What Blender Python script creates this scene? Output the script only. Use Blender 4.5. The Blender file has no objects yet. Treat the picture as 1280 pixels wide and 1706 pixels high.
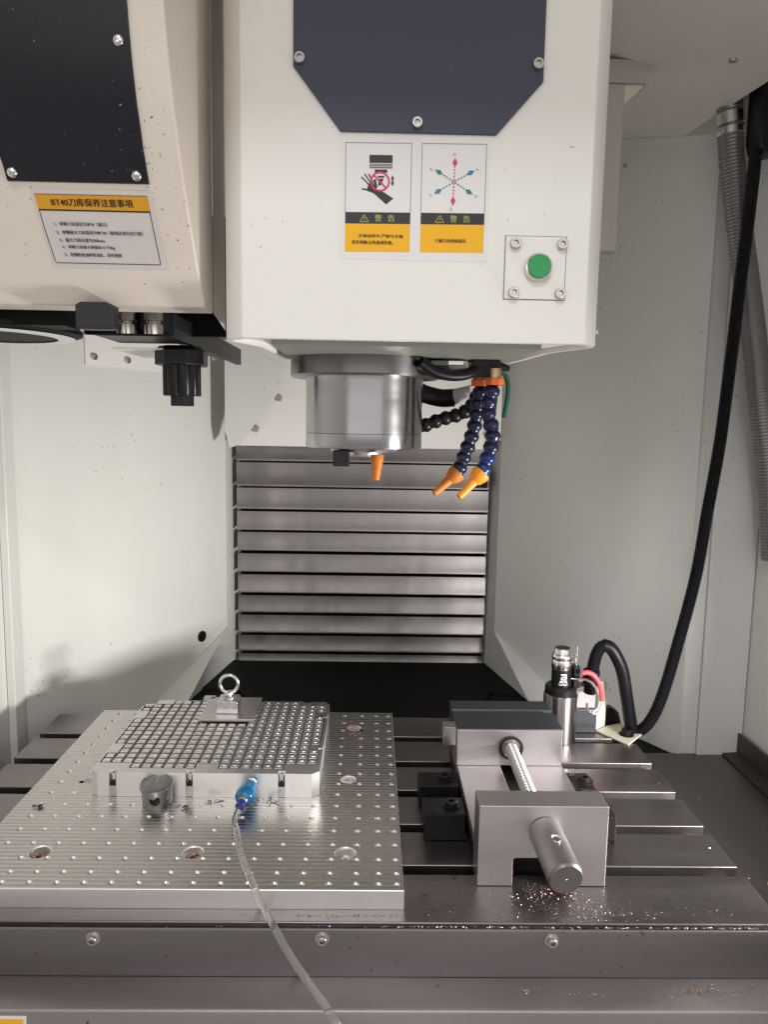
import bpy, math, random
from mathutils import Vector, Matrix
R = math.radians
S = bpy.context.scene
COL = S.collection
rnd = random.Random(7)

# ------------------------------------------------------------------ camera, world, lights, exposure
cd = bpy.data.cameras.new('camera'); cam = bpy.data.objects.new('camera', cd); COL.objects.link(cam)
cd.sensor_fit = 'VERTICAL'; cd.sensor_height = 36.0; cd.lens = 1219.294 / 1706 * 36.0
cd.clip_start = 0.01; cd.clip_end = 50
yaw, pitch, roll = .0181651, .12399976, -.01749055
fwd = Vector((math.sin(yaw)*math.cos(pitch), math.cos(yaw)*math.cos(pitch), -math.sin(pitch)))
rt = Vector((math.cos(yaw), -math.sin(yaw), 0)); dn = fwd.cross(rt)
r2 = rt*math.cos(roll) + dn*math.sin(roll); d2 = -rt*math.sin(roll) + dn*math.cos(roll)
m = Matrix((r2, -d2, -fwd)).transposed().to_4x4(); m.translation = Vector((0, 0, .52838525))
cam.matrix_world = m
S.camera = cam

w = bpy.data.worlds.new('World'); S.world = w; w.use_nodes = True
bg = w.node_tree.nodes['Background']; bg.inputs[0].default_value = (.84, .82, .80, 1); bg.inputs[1].default_value = .66
S.view_settings.view_transform = 'Standard'; S.view_settings.look = 'None'
S.view_settings.exposure = 0.30; S.view_settings.gamma = 1.0

def area(name, loc, target, sx, sy, power, color, spread=180):
    l = bpy.data.lights.new(name, 'AREA'); l.shape = 'RECTANGLE'; l.size = sx; l.size_y = sy
    l.energy = power; l.color = color; l.spread = R(spread)
    o = bpy.data.objects.new(name, l); COL.objects.link(o); o.location = loc
    o.rotation_euler = (Vector(target) - Vector(loc)).to_track_quat('-Z', 'Y').to_euler()
    return o
area('workshop_ceiling_lamp', (-.10, -.75, 1.85), (-.1, 1.0, .4), .30, .12, 7.5, (.93, .97, 1))
area('workshop_doorway_light', (-.45, -1.5, .95), (0, 1.3, .45), 11.5, .9, 28, (1, .95, .89))
area('left_wall_fill', (.67, .72, .150), (-.45, 1.40, .18), .16, .05, 4.6, (1, .98, .95), 105)  # unseen source, added low on the right to brighten the left wall

# ------------------------------------------------------------------ materials
def mat(name, col, metal=0.0, rough=.5, var=0.0, vscale=8.0, stretch=(1, 1, 1), bump=0.0, bscale=200.0,
        bstretch=(1, 1, 1), specks=0.0, spscale=90.0, spcol=(.03, .025, .02), rvar=0.0, trans=0.0, ior=1.45,
        coat=0.0, stain=None, rand=0.0, emit=0.0, wave=None):
    ma = bpy.data.materials.new(name); ma.use_nodes = True; nt = ma.node_tree; N = nt.nodes; L = nt.links
    b = N['Principled BSDF']; b.inputs['Metallic'].default_value = metal; b.inputs['Roughness'].default_value = rough
    b.inputs['IOR'].default_value = ior
    if trans: b.inputs['Transmission Weight'].default_value = trans
    if coat: b.inputs['Coat Weight'].default_value = coat; b.inputs['Coat Roughness'].default_value = .15
    b.inputs['Base Color'].default_value = (*col, 1)
    tc = N.new('ShaderNodeTexCoord')
    def noise(scale, st, detail=4):
        mp = N.new('ShaderNodeMapping'); mp.inputs['Scale'].default_value = st; L.new(tc.outputs['Object'], mp.inputs['Vector'])
        n = N.new('ShaderNodeTexNoise'); n.inputs['Scale'].default_value = scale; n.inputs['Detail'].default_value = detail
        L.new(mp.outputs[0], n.inputs['Vector']); return n
    def mixc(fac, a, bcol, typ='MIX'):
        mx = N.new('ShaderNodeMix'); mx.data_type = 'RGBA'; mx.blend_type = typ
        if isinstance(fac, float): mx.inputs[0].default_value = fac
        else: L.new(fac, mx.inputs[0])
        for i, v in ((6, a), (7, bcol)):
            if isinstance(v, tuple): mx.inputs[i].default_value = (*v, 1)
            else: L.new(v, mx.inputs[i])
        return mx.outputs[2]
    cur = tuple(col)
    if var:
        n = noise(vscale, stretch)
        lo = tuple(max(0, c*(1-var)) for c in col); hi = tuple(min(1, c*(1+var)) for c in col)
        cur = mixc(n.outputs['Fac'], lo, hi)
    if rand:
        oi = N.new('ShaderNodeObjectInfo')
        mr = N.new('ShaderNodeMapRange'); mr.inputs[3].default_value = 1-rand; mr.inputs[4].default_value = 1+rand
        L.new(oi.outputs['Random'], mr.inputs[0])
        vm = N.new('ShaderNodeVectorMath'); vm.operation = 'SCALE'
        if isinstance(cur, tuple): vm.inputs[0].default_value = cur
        else: L.new(cur, vm.inputs[0])
        L.new(mr.outputs[0], vm.inputs['Scale']); cur = vm.outputs[0]
    if specks:
        n = noise(spscale*2.3, (1, 1, 1), 2); n2 = noise(5.0, (1, 1, 1), 2)
        ad = N.new('ShaderNodeMath'); ad.operation = 'MULTIPLY_ADD'; ad.inputs[1].default_value = .35
        L.new(n2.outputs['Fac'], ad.inputs[0]); L.new(n.outputs['Fac'], ad.inputs[2])
        rp = N.new('ShaderNodeMapRange'); rp.inputs[1].default_value = .985-specks*.6; rp.inputs[2].default_value = 1.01-specks*.6
        L.new(ad.outputs[0], rp.inputs[0]); cur = mixc(rp.outputs[0], cur, spcol)
    if stain:
        for (p, rad, sc, amt) in stain:
            vd = N.new('ShaderNodeVectorMath'); vd.operation = 'DISTANCE'; vd.inputs[1].default_value = p
            nn = noise(60.0, (1, 1, 1)); 
            va = N.new('ShaderNodeMath'); va.operation = 'MULTIPLY_ADD'; va.inputs[1].default_value = rad; va.inputs[2].default_value = -rad*.5
            L.new(nn.outputs['Fac'], va.inputs[0])
            L.new(tc.outputs['Object'], vd.inputs[0])
            aa = N.new('ShaderNodeMath'); aa.operation = 'ADD'; L.new(vd.outputs['Value'], aa.inputs[0]); L.new(va.outputs[0], aa.inputs[1])
            rp = N.new('ShaderNodeMapRange'); rp.inputs[1].default_value = rad; rp.inputs[2].default_value = rad*.2
            rp.inputs[3].default_value = 0; rp.inputs[4].default_value = amt; L.new(aa.outputs[0], rp.inputs[0])
            cur = mixc(rp.outputs[0], cur, sc)
    if wave:   # milling passes across the plate: lines along X, spaced in Y
        scl, amt = wave
        wv = N.new('ShaderNodeTexWave'); wv.bands_direction = 'Y'; wv.inputs['Scale'].default_value = scl
        wv.inputs['Distortion'].default_value = .25; wv.inputs['Detail'].default_value = 2
        L.new(tc.outputs['Object'], wv.inputs['Vector'])
        pw = N.new('ShaderNodeMath'); pw.operation = 'POWER'; pw.inputs[1].default_value = 3; L.new(wv.outputs['Fac'], pw.inputs[0])
        cur = mixc(pw.outputs[0], cur, tuple(min(1, c*(1+amt)) for c in col))
        mr = N.new('ShaderNodeMapRange'); mr.inputs[3].default_value = rough*.8; mr.inputs[4].default_value = rough*1.35
        L.new(pw.outputs[0], mr.inputs[0]); L.new(mr.outputs[0], b.inputs['Roughness'])
    if not isinstance(cur, tuple): L.new(cur, b.inputs['Base Color'])
    if rvar:
        n = noise(vscale*1.7, stretch)
        mr = N.new('ShaderNodeMapRange'); mr.inputs[1].default_value = .3; mr.inputs[2].default_value = .7
        mr.inputs[3].default_value = max(.03, rough-rvar); mr.inputs[4].default_value = min(1, rough+rvar)
        L.new(n.outputs['Fac'], mr.inputs[0]); L.new(mr.outputs[0], b.inputs['Roughness'])
    if bump:
        n = noise(bscale, bstretch); bp = N.new('ShaderNodeBump'); bp.inputs['Strength'].default_value = bump
        bp.inputs['Distance'].default_value = .001; L.new(n.outputs['Fac'], bp.inputs['Height']); L.new(bp.outputs[0], b.inputs['Normal'])
    return ma

HEADW = mat('white_enamel', (.83, .805, .765), 0, .38, var=.03, vscale=6, bump=.28, bscale=380, specks=.06, spscale=75, spcol=(.5, .47, .43))
MAGW = mat('cream_enamel', (.74, .66, .585), 0, .42, var=.07, vscale=7, bump=.15, bscale=420, specks=.145, spscale=130, spcol=(.10, .08, .06),
           stain=[((-.197, .715, .806), .018, (.52, .42, .13), .75), ((-.192, .723, .787), .022, (.60, .47, .33), .6), ((-.200, .775, .71), .022, (.55, .44, .22), .35)])
WALLL = mat('wall_enamel_light', (.70, .69, .65), 0, .36, var=.08, vscale=5, stretch=(1.6, 1.6, .3), bump=.10, bscale=350, specks=.115, spscale=70, spcol=(.22, .16, .12), rvar=.07)
WALLR = mat('wall_enamel_shaded', (.65, .64, .62), 0, .34, var=.07, vscale=3, stretch=(1, 1, .25), bump=.10, bscale=350, specks=.10, spscale=70, spcol=(.2, .16, .13), rvar=.07)  # same paint as the left wall, with shade put into its colour
CEIL = mat('ceiling_enamel', (.78, .75, .70), 0, .45, var=.05, vscale=4, bump=.1, bscale=300)
SLATE = mat('slate_blue_enamel', (.048, .053, .088), 0, .42, var=.06, vscale=9, bump=.15, bscale=600, specks=.10, spscale=90, spcol=(.2, .2, .23))
NAVY = mat('black_enamel', (.006, .007, .014), 0, .42, var=.2, vscale=8, bump=.12, bscale=500, specks=.11, spscale=120, spcol=(.22, .22, .22))
STK = mat('sticker_white', (.80, .77, .76), 0, .3)
STKM = mat('sticker_pale', (.66, .60, .59), 0, .3, var=.04, vscale=20)
INK = mat('ink_black', (.02, .018, .022), 0, .4)
INKG = mat('ink_grey', (.17, .15, .15), 0, .4)
YEL = mat('ink_yellow', (.92, .47, .012), 0, .6, var=.03, vscale=30)
AMB = mat('ink_amber', (.68, .33, .02), 0, .35, var=.05, vscale=30)
OLI = mat('ink_olive', (.42, .40, .10), 0, .4)
RED = mat('ink_red', (.65, .03, .09), 0, .4)
GRN = mat('ink_green', (.01, .22, .11), 0, .4)
BLU = mat('ink_blue', (.02, .22, .38), 0, .4)
STEEL = mat('table_steel', (.245, .222, .222), 1, .36, var=.30, vscale=9, stretch=(.5, 2.0, 1), bump=.08, bscale=500, bstretch=(.12, 1, 1), rvar=.06,
            specks=.10, spscale=55, spcol=(.14, .12, .11))
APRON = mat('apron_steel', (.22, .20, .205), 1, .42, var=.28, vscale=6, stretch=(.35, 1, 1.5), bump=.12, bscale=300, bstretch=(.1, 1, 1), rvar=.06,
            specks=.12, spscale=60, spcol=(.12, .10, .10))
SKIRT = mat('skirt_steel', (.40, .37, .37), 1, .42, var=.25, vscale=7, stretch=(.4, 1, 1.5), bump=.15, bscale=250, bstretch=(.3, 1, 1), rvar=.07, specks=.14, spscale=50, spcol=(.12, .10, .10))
GSTEEL = mat('ground_steel', (.60, .565, .57), 1, .34, var=.06, vscale=8, bump=.05, bscale=900, bstretch=(1, .1, .1), rvar=.03)
SPIN = mat('spindle_steel', (.40, .40, .41), 1, .25, var=.10, vscale=5, stretch=(1, 1, 5), bump=.02, bscale=500, bstretch=(.3, .3, 1), rvar=.05)
ALU = mat('milled_aluminium', (.46, .44, .428), 1, .32, var=.12, vscale=5, stretch=(.3, 1.5, 1), bump=.035, bscale=500, bstretch=(.02, 1, 1), wave=(41.0, .5),
          stain=[((-.0229, 1.1785, 0), .045, (.42, .2, .08), .45)])
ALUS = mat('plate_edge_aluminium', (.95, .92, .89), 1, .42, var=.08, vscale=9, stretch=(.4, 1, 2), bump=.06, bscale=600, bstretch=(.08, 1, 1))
ALUC = mat('chuck_aluminium', (.60, .59, .585), 1, .27, var=.07, vscale=12, bump=.05, bscale=800, bstretch=(.06, 1, 1))
PADM = mat('pad_aluminium', (.68, .655, .64), 1, .33, var=.08, vscale=60, rand=.12)
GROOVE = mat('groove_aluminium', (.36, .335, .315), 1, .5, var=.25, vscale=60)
SLATM = mat('slat_steel', (.25, .232, .23), 1, .40, var=.28, vscale=5, stretch=(2.5, 1, .25), bump=.05, bscale=500, bstretch=(.06, 1, 1), rvar=.09, rand=.12)
BLACKS = mat('black_steel', (.006, .007, .007), .0, .55, var=.3, vscale=6, ior=1.2)
BLKOX = mat('black_oxide', (.018, .016, .017), .4, .38, ior=1.3, var=.3, vscale=30, bump=.1, bscale=300)
BLKGRN = mat('dark_ground_jaw', (.055, .058, .066), .6, .42, var=.15, vscale=10, stretch=(.2, 1, 1), bump=.1, bscale=500, bstretch=(.05, 1, 1))
RUB = mat('black_rubber', (.006, .005, .007), 0, .42, ior=1.3, var=.2, vscale=30, bump=.05, bscale=300)
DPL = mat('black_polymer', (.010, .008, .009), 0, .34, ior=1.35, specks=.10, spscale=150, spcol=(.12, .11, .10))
LINK = mat('grey_blue_casting', (.014, .015, .020), 0, .45, bump=.15, bscale=300)
BLUP = mat('blue_plastic', (.008, .009, .045), 0, .28, var=.2, vscale=30)
BLUB = mat('bright_blue_plastic', (.008, .02, .12), 0, .25)
NVYP = mat('dark_blue_plastic', (.006, .008, .028), 0, .3)
ORG = mat('orange_plastic', (.80, .25, .012), 0, .42, var=.18, vscale=90, specks=.12, spscale=120, spcol=(.25, .10, .03))
ORG2 = mat('dark_orange_plastic', (.48, .15, .012), 0, .5, var=.2, vscale=50)
ORGR = mat('orange_ring_plastic', (.62, .13, .02), 0, .42)
BRASS = mat('brass', (.55, .42, .25), 1, .35)
GRNP = mat('green_tube_plastic', (.008, .09, .055), 0, .3)
REDS = mat('red_sleeve', (.72, .07, .09), 0, .45)
CHROME = mat('bright_steel', (.72, .71, .69), 1, .2, var=.1, vscale=40)
SCREWM = mat('screw_steel', (.55, .53, .50), 1, .33, var=.2, vscale=200)
GAUGE = mat('gauge_steel', (.42, .41, .40), 1, .3, var=.15, vscale=40)
GFACE = mat('gauge_face', (.24, .24, .235), .5, .16, var=.6, vscale=110)
BLUF = mat('blue_fitting', (.005, .16, .38), .1, .16, coat=.6)
PURP = mat('blue_collar', (.03, .04, .33), 0, .3)
TUBE = mat('clear_tube', (.92, .90, .88), 0, .06, trans=.93, ior=1.28)
HOSEG = mat('reinforced_grey_hose', (.19, .175, .18), .35, .25, var=.15, vscale=30, coat=.4)
THRD = mat('thread_steel', (.50, .47, .45), 1, .3)
GAUGED = mat('shaded_thread_root', (.03, .025, .022), .5, .4)  # thread roots: shading between the crests put into a dark colour
CHIP = mat('copper_chips', (.48, .27, .19), 1, .45, rand=.1, var=.3, vscale=150)
CHIPS = mat('silver_chips', (.50, .45, .42), 1, .42, var=.3, vscale=150)
DCHIP = mat('dark_chips', (.04, .035, .03), .3, .5)
CREAMP = mat('cream_bracket', (.62, .59, .47), 0, .4, var=.06, vscale=20, specks=.12, spscale=120)
BTN = mat('green_button', (.0, .30, .07), 0, .3, coat=.3)
COVERD = mat('way_cover_steel', (.165, .150, .145), .85, .33, var=.25, vscale=5, stretch=(1, .4, 1), bump=.1, bscale=400, rvar=.08,
             specks=.12, spscale=110, spcol=(.3, .26, .24))
BROWN = mat('rail_dark_steel', (.07, .055, .045), .4, .5, var=.4, vscale=20)
CAST = mat('casting_grey', (.46, .43, .42), 0, .5, var=.05, vscale=5)
KNURL = mat('knurled_steel', (.42, .40, .40), 1, .33)
nt = KNURL.node_tree; _b = nt.nodes['Principled BSDF']; _tc = nt.nodes.new('ShaderNodeTexCoord')
_v = nt.nodes.new('ShaderNodeTexVoronoi'); _v.inputs['Scale'].default_value = 900; nt.links.new(_tc.outputs['Object'], _v.inputs['Vector'])
_bp = nt.nodes.new('ShaderNodeBump'); _bp.inputs['Strength'].default_value = .6; _bp.inputs['Distance'].default_value = .0006
nt.links.new(_v.outputs['Distance'], _bp.inputs['Height']); nt.links.new(_bp.outputs[0], _b.inputs['Normal'])

FLANGE = mat('flange_steel', (.26, .25, .25), 1, .32, var=.05, vscale=8)
TURN = mat('turned_steel', (.50, .47, .475), 1, .30, var=.05, vscale=8)
for _m, _an in ((SPIN, .75), (TURN, .85), (FLANGE, .8)):      # lathe-turned: highlights stretch along the axis
    _t = _m.node_tree; _tg = _t.nodes.new('ShaderNodeTangent'); _tg.direction_type = 'RADIAL'; _tg.axis = 'Z'
    _p = _t.nodes['Principled BSDF']; _p.inputs['Anisotropic'].default_value = _an; _p.inputs['Anisotropic Rotation'].default_value = .25; _t.links.new(_tg.outputs[0], _p.inputs['Tangent'])
# ------------------------------------------------------------------ helpers
def thing(name, label, cat, loc=(0, 0, 0), group=None):
    o = bpy.data.objects.new(name, None); COL.objects.link(o); o.location = loc; o.empty_display_size = .02
    o['label'] = label; o['category'] = cat
    if group: o['group'] = group
    return o
def tag(o, label, cat, group=None):
    o['label'] = label; o['category'] = cat
    if group: o['group'] = group
    return o
def rootloc(p):
    v = Vector((0, 0, 0))
    while p is not None: v = v + p.location; p = p.parent
    return v

class M:
    def __init__(s): s.v = []; s.f = []
    def add(s, vs, fs):
        k = len(s.v); s.v += [tuple(x) for x in vs]; s.f += [tuple(i+k for i in f) for f in fs]; return s
    def box(s, x0, x1, y0, y1, z0, z1):
        vs = [(x, y, z) for z in (z0, z1) for y in (y0, y1) for x in (x0, x1)]
        return s.add(vs, [(0, 2, 3, 1), (4, 5, 7, 6), (0, 1, 5, 4), (2, 6, 7, 3), (0, 4, 6, 2), (1, 3, 7, 5)])
    def quad(s, a, b, c, d): return s.add([a, b, c, d], [(0, 1, 2, 3)])
    def prism(s, poly, ax, a0, a1):
        def p(u, v, t): return {'x': (t, u, v), 'y': (u, t, v), 'z': (u, v, t)}[ax]
        n = len(poly); area = sum(poly[i][0]*poly[(i+1) % n][1]-poly[(i+1) % n][0]*poly[i][1] for i in range(n))
        if area < 0: poly = poly[::-1]
        vs = [p(u, v, a0) for u, v in poly] + [p(u, v, a1) for u, v in poly]
        fl = ax == 'y'
        fs = [tuple(range(n))[::-1], tuple(range(n, 2*n))] + [(i, (i+1) % n, n+(i+1) % n, n+i) for i in range(n)]
        if fl: fs = [f[::-1] for f in fs]
        return s.add(vs, fs)
    def lathe(s, prof, o=(0, 0, 0), d=(0, 0, 1), n=24, a0=0):
        q = Vector((0, 0, 1)).rotation_difference(Vector(d).normalized()); o = Vector(o); k = len(s.v); rows = []
        for (r, h) in prof:
            if r < 1e-7: rows.append([len(s.v)]); s.v.append(tuple(o+q@Vector((0, 0, h))))
            else:
                row = []
                for i in range(n):
                    a = 2*math.pi*i/n+a0; row.append(len(s.v)); s.v.append(tuple(o+q@Vector((r*math.cos(a), r*math.sin(a), h))))
                rows.append(row)
        for A, B in zip(rows[:-1], rows[1:]):
            for i in range(n):
                j = (i+1) % n
                if len(A) == 1 and len(B) == 1: continue
                if len(A) == 1: s.f.append((A[0], B[j], B[i])) if False else s.f.append((A[0], B[j], B[i])[::-1])
                elif len(B) == 1: s.f.append((A[i], A[j], B[0]))
                else: s.f.append((A[i], A[j], B[j], B[i]))
        return s
    def cyl(s, p0, p1, r0, r1=None, n=20, bev=0.0):
        r1 = r0 if r1 is None else r1; p0 = Vector(p0); p1 = Vector(p1); L = (p1-p0).length
        if bev: pr = [(0, 0), (r0-bev, 0), (r0, bev), (r1, L-bev), (r1-bev, L), (0, L)]
        else: pr = [(0, 0), (r0, 0), (r1, L), (0, L)]
        return s.lathe(pr, p0, p1-p0, n)
    def tube(s, pts, r, n=12, cap=True):
        pts = [Vector(p) for p in pts]; k = len(s.v); up = None
        for i, p in enumerate(pts):
            t = (pts[min(i+1, len(pts)-1)]-pts[max(i-1, 0)]).normalized()
            if up is None: up = Vector((0, 0, 1)) if abs(t.z) < .9 else Vector((1, 0, 0))
            u = (up-t*up.dot(t)).normalized(); up = u; vv = t.cross(u)
            rr = r(i) if callable(r) else r
            for j in range(n):
                a = 2*math.pi*j/n; s.v.append(tuple(p+(u*math.cos(a)+vv*math.sin(a))*rr))
        for i in range(len(pts)-1):
            for j in range(n):
                j2 = (j+1) % n; s.f.append((k+i*n+j, k+i*n+j2, k+(i+1)*n+j2, k+(i+1)*n+j))
        if cap:
            s.f.append(tuple(k+j for j in range(n))[::-1]); s.f.append(tuple(k+(len(pts)-1)*n+j for j in range(n)))
        return s
    def mesh(s, name, off=Vector((0, 0, 0)), smooth=40):
        me = bpy.data.meshes.new(name); me.from_pydata([tuple(Vector(v)-off) for v in s.v], [], s.f); me.update()
        if smooth:
            me.polygons.foreach_set('use_smooth', [True]*len(me.polygons)); me.set_sharp_from_angle(angle=R(smooth))
        return me
    def obj(s, name, ma, parent=None, bevel=0.0, smooth=40, seg=2):
        me = s.mesh(name, rootloc(parent), smooth); me.materials.append(ma)
        o = bpy.data.objects.new(name, me); COL.objects.link(o)
        if parent: o.parent = parent
        if bevel:
            b = o.modifiers.new('edge', 'BEVEL'); b.width = bevel; b.segments = seg; b.limit_method = 'ANGLE'; b.angle_limit = R(35); b.harden_normals = True
        return o
def struct(o): o['kind'] = 'structure'; return o
def stuff(o): o['kind'] = 'stuff'; return o
def inst(name, me, parent, loc, rot=None, scale=None):
    o = bpy.data.objects.new(name, me); COL.objects.link(o)
    if parent: o.parent = parent; o.location = Vector(loc)-rootloc(parent)
    else: o.location = loc
    if rot is not None:
        o.rotation_mode = 'QUATERNION'; o.rotation_quaternion = rot
    if scale: o.scale = (scale,)*3 if not isinstance(scale, tuple) else scale
    return o
def aim(d): return Vector((0, 0, 1)).rotation_difference(Vector(d).normalized())
def spline(P, step=.004):
    P = [Vector(p) for p in P]; P = [2*P[0]-P[1]]+P+[2*P[-1]-P[-2]]; out = []
    for i in range(1, len(P)-2):
        a, b, c, d = P[i-1], P[i], P[i+1], P[i+2]; n = max(2, int((c-b).length/step))
        for k in range(n):
            t = k/n; out.append(.5*((2*b)+(c-a)*t+(2*a-5*b+4*c-d)*t*t+(3*b-a-3*c+d)*t**3))
    out.append(P[-2])
    res = [out[0]]; acc = 0     # resample evenly
    for a, b in zip(out[:-1], out[1:]):
        L = (b-a).length; t = step-acc
        while t <= L: res.append(a.lerp(b, t/L)); t += step
        acc = (acc+L) % step if L else acc
        acc = L-(t-step)
    return res

_sm = {}
def screw_mesh(r, ma, h=None):
    key = (round(r, 5), ma.name)
    if key not in _sm:
        h = h or r*1.0; g = M()
        g.lathe([(r, 0), (r, h*.8), (r*.97, h*.93), (r*.88, h), (r*.55, h), (r*.5, h*.9), (r*.5, h*.3), (0, h*.25)], n=12)
        me = g.mesh('screw', smooth=35); me.materials.append(ma); _sm[key] = me
    return _sm[key]
def screw(parent, loc, d, r=.005, ma=None, name='screw'):
    return inst(name, screw_mesh(r, ma or SCREWM), parent, loc, aim(d))

def text_verts(string, bold=0.0):
    cu = bpy.data.curves.new('lettering', 'FONT'); cu.body = string; cu.size = 1.0; cu.offset = bold; cu.resolution_u = 2
    o = bpy.data.objects.new('lettering', cu); COL.objects.link(o)
    bpy.context.view_layer.update(); dg = bpy.context.evaluated_depsgraph_get()
    me = bpy.data.meshes.new_from_object(o.evaluated_get(dg))
    vs = [tuple(v.co) for v in me.vertices]; fs = [tuple(p.vertices) for p in me.polygons]
    bpy.data.objects.remove(o); bpy.data.curves.remove(cu); bpy.data.meshes.remove(me)
    return vs, fs
def text_in(g, string, x0, x1, z0, z1, put, bold=.012):
    """lettering filling the rectangle x0..x1, z0..z1; put(x, z) gives the point on the surface"""
    vs, fs = text_verts(string, 0.0)
    if not vs: return
    if bold > 0:      # heavier strokes: the same glyphs printed again a hair to each side
        e_ = (z1-z0)*.035
        for k in (-1, 1):
            text_in(g, string, x0+e_*k, x1+e_*k, z0, z1, lambda x, z, k=k: (lambda p: (p[0], p[1]-.00008-.00004*k, p[2]))(put(x, z)), 0)
    ax = min(v[0] for v in vs); bx = max(v[0] for v in vs); ay = min(v[1] for v in vs); by = max(v[1] for v in vs)
    g.add([put(x0+(v[0]-ax)/(bx-ax)*(x1-x0), z0+(v[1]-ay)/(by-ay)*(z1-z0)) for v in vs], fs)

# ================================================================== SETTING
FZ = -.08
g = M(); g.quad((-1.6, .72, FZ-.02), (1.6, .72, FZ-.02), (1.6, 2.6, FZ-.02), (-1.6, 2.6, FZ-.02)); struct(g.obj('floor', BLACKS))
# left wall: one splayed sheet with a folded foot and a narrow return by the slats
g = M()
dx, dy = (-.455+.345), (1.53-1.74); t = 4.2
A = (-.345, 1.74); B = (-.605, 1.74+(-.605+.345)/dx*dy); ZT = 1.5
bendtop = (-.346, 1.738, .023)
foot = (-.455, 1.53, FZ); fr = (-.3893, 1.5254, FZ)
g.add([(A[0], A[1], ZT), (B[0], B[1], ZT), (B[0], B[1], FZ), foot, bendtop,
       (-.333, 1.83, ZT), (-.3363, 1.832, FZ-.001), fr, (-.427, 1.30, FZ-.001), (-.5728, 1.305, FZ-.001)],
      [(1, 0, 4, 3, 2), (0, 5, 6, 4), (4, 6, 7), (4, 7, 3), (3, 7, 8, 9)])
o = struct(g.obj('wall_left', WALLL, smooth=0)); so = o.modifiers.new('t', 'SOLIDIFY'); so.thickness = .003; so.offset = 1
for f in (): pass
WL = o
def wl(x, off=.0):   # point on left wall plane
    t = (x-A[0])/dx; y = A[1]+t*dy; n = Vector((-dy, dx, 0)).normalized(); n = n if n.y < 0 else -n
    return Vector((x, y, 0))+n*off, n
# bright aluminium tube laid in as the highlight along the bend
P0 = Vector(bendtop); P1 = Vector(foot); g = M(); g.tube([P0.lerp(P1, k/10)+Vector((.0006, -.0006, .0006)) for k in range(11)], .0011, 6); g.obj('fold_highlight', ALUS, WL)
n = wl(-.389)[1]
g = M(); g.lathe([(0, .002), (.006, .002), (.0075, .004), (.0125, .004), (.013, 0)][::-1], wl(-.389)[0]+Vector((0, 0, .025)), n, 20); g.obj('wall_plug', DPL, WL)
# white angle on the left wall
q0, n = wl(-.533); q1, _ = wl(-.485); q2, _ = wl(-.44)
g = M()
def wslab(g, xa, xb, za, zb, th, off=0):
    a, n = wl(xa); b, _ = wl(xb)
    v = []
    for k in (off, off+th):
        for (p, z) in ((a, za), (b, za), (b, zb), (a, zb)): v.append(Vector((p.x, p.y, z))+n*k)
    g.add(v, [(0, 3, 2, 1), (4, 5, 6, 7), (0, 1, 5, 4), (1, 2, 6, 5), (2, 3, 7, 6), (3, 0, 4, 7)]); return g
wslab(g, -.533, -.42, .622, .72, .004)
br = thing('wall_bracket', 'white screwed bracket plate on the left wall under the tool magazine', 'bracket', (q0.x, q0.y, .62))
g.obj('plate', HEADW, br, bevel=.0008)
for x in (-.525, -.487): screw(br, wl(x, .004)[0]+Vector((0, 0, .637)), n, .0065)
# left side wall and post
struct(M().box(-.70, -.614, .0, 1.235, FZ, 1.5).obj('wall_left_side', WALLL, bevel=.003))
pc = M(); pc.box(-.6135, -.600, 1.205, 1.24, FZ, 1.5); struct(pc.obj('wall_left_post', WALLL, bevel=.002))
# right wall
Ax, Ay = .31, 1.74; sx, sy = (.58-.31), (1.30-1.74)
def wr(x): return Ay+(x-Ax)/sx*sy
g = M()
bt = (.306, 1.74, .02); ft = (.43, wr(.43), FZ)
g.add([(Ax, Ay, 1.153), (.584, wr(.584), 1.017), (.584, wr(.584), FZ-.01), (ft[0], ft[1], FZ), (Ax, Ay, .02), (.289, 1.83, 1.16), (.2905, 1.832, FZ-.001), (.3534, 1.546, FZ), (.411, 1.30, FZ-.001)],
      [(0, 1, 2, 3, 4), (5, 0, 4, 6), (6, 4, 7), (4, 3, 7), (7, 3, 2, 8)])
WR = struct(g.obj('wall_right', WALLR, smooth=0)); so = WR.modifiers.new('t', 'SOLIDIFY'); so.thickness = .003; so.offset = -1
nR = Vector((sy, -sx, 0)).normalized()
g = M(); g.lathe([(0, .0015), (.003, .0015), (.0035, 0)][::-1], Vector((.407, wr(.407), .378)), nR, 12); g.obj('rivet', SCREWM, WR)
g = M(); g.add([(.315, wr(.315)-.006, 1.1480), (.583, wr(.583)-.006, 1.0150), (.583, wr(.583)-.006, 1.004), (.315, wr(.315)-.006, 1.136)], [(0, 1, 2, 3)]); g.obj('top_flange', WALLL, WR)
inst('screw', screw_mesh(.004, SCREWM), WR, (.478, wr(.478)-.003, 1.02), aim(nR))
# frontal strip beside the right wall, then the right side wall
struct(M().box(.5845, .6155, 1.297, 1.305, FZ-.02, 1.5).obj('wall_right_return', WALLR, bevel=.001))
struct(M().box(.616, .70, 1.291, 1.31, FZ-.02, 1.5).obj('wall_right_strip', WALLR, bevel=.003))
struct(M().box(.701, .74, .0, 1.31, FZ-.02, 1.5).obj('wall_right_side', WALLL, bevel=.002))
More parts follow.
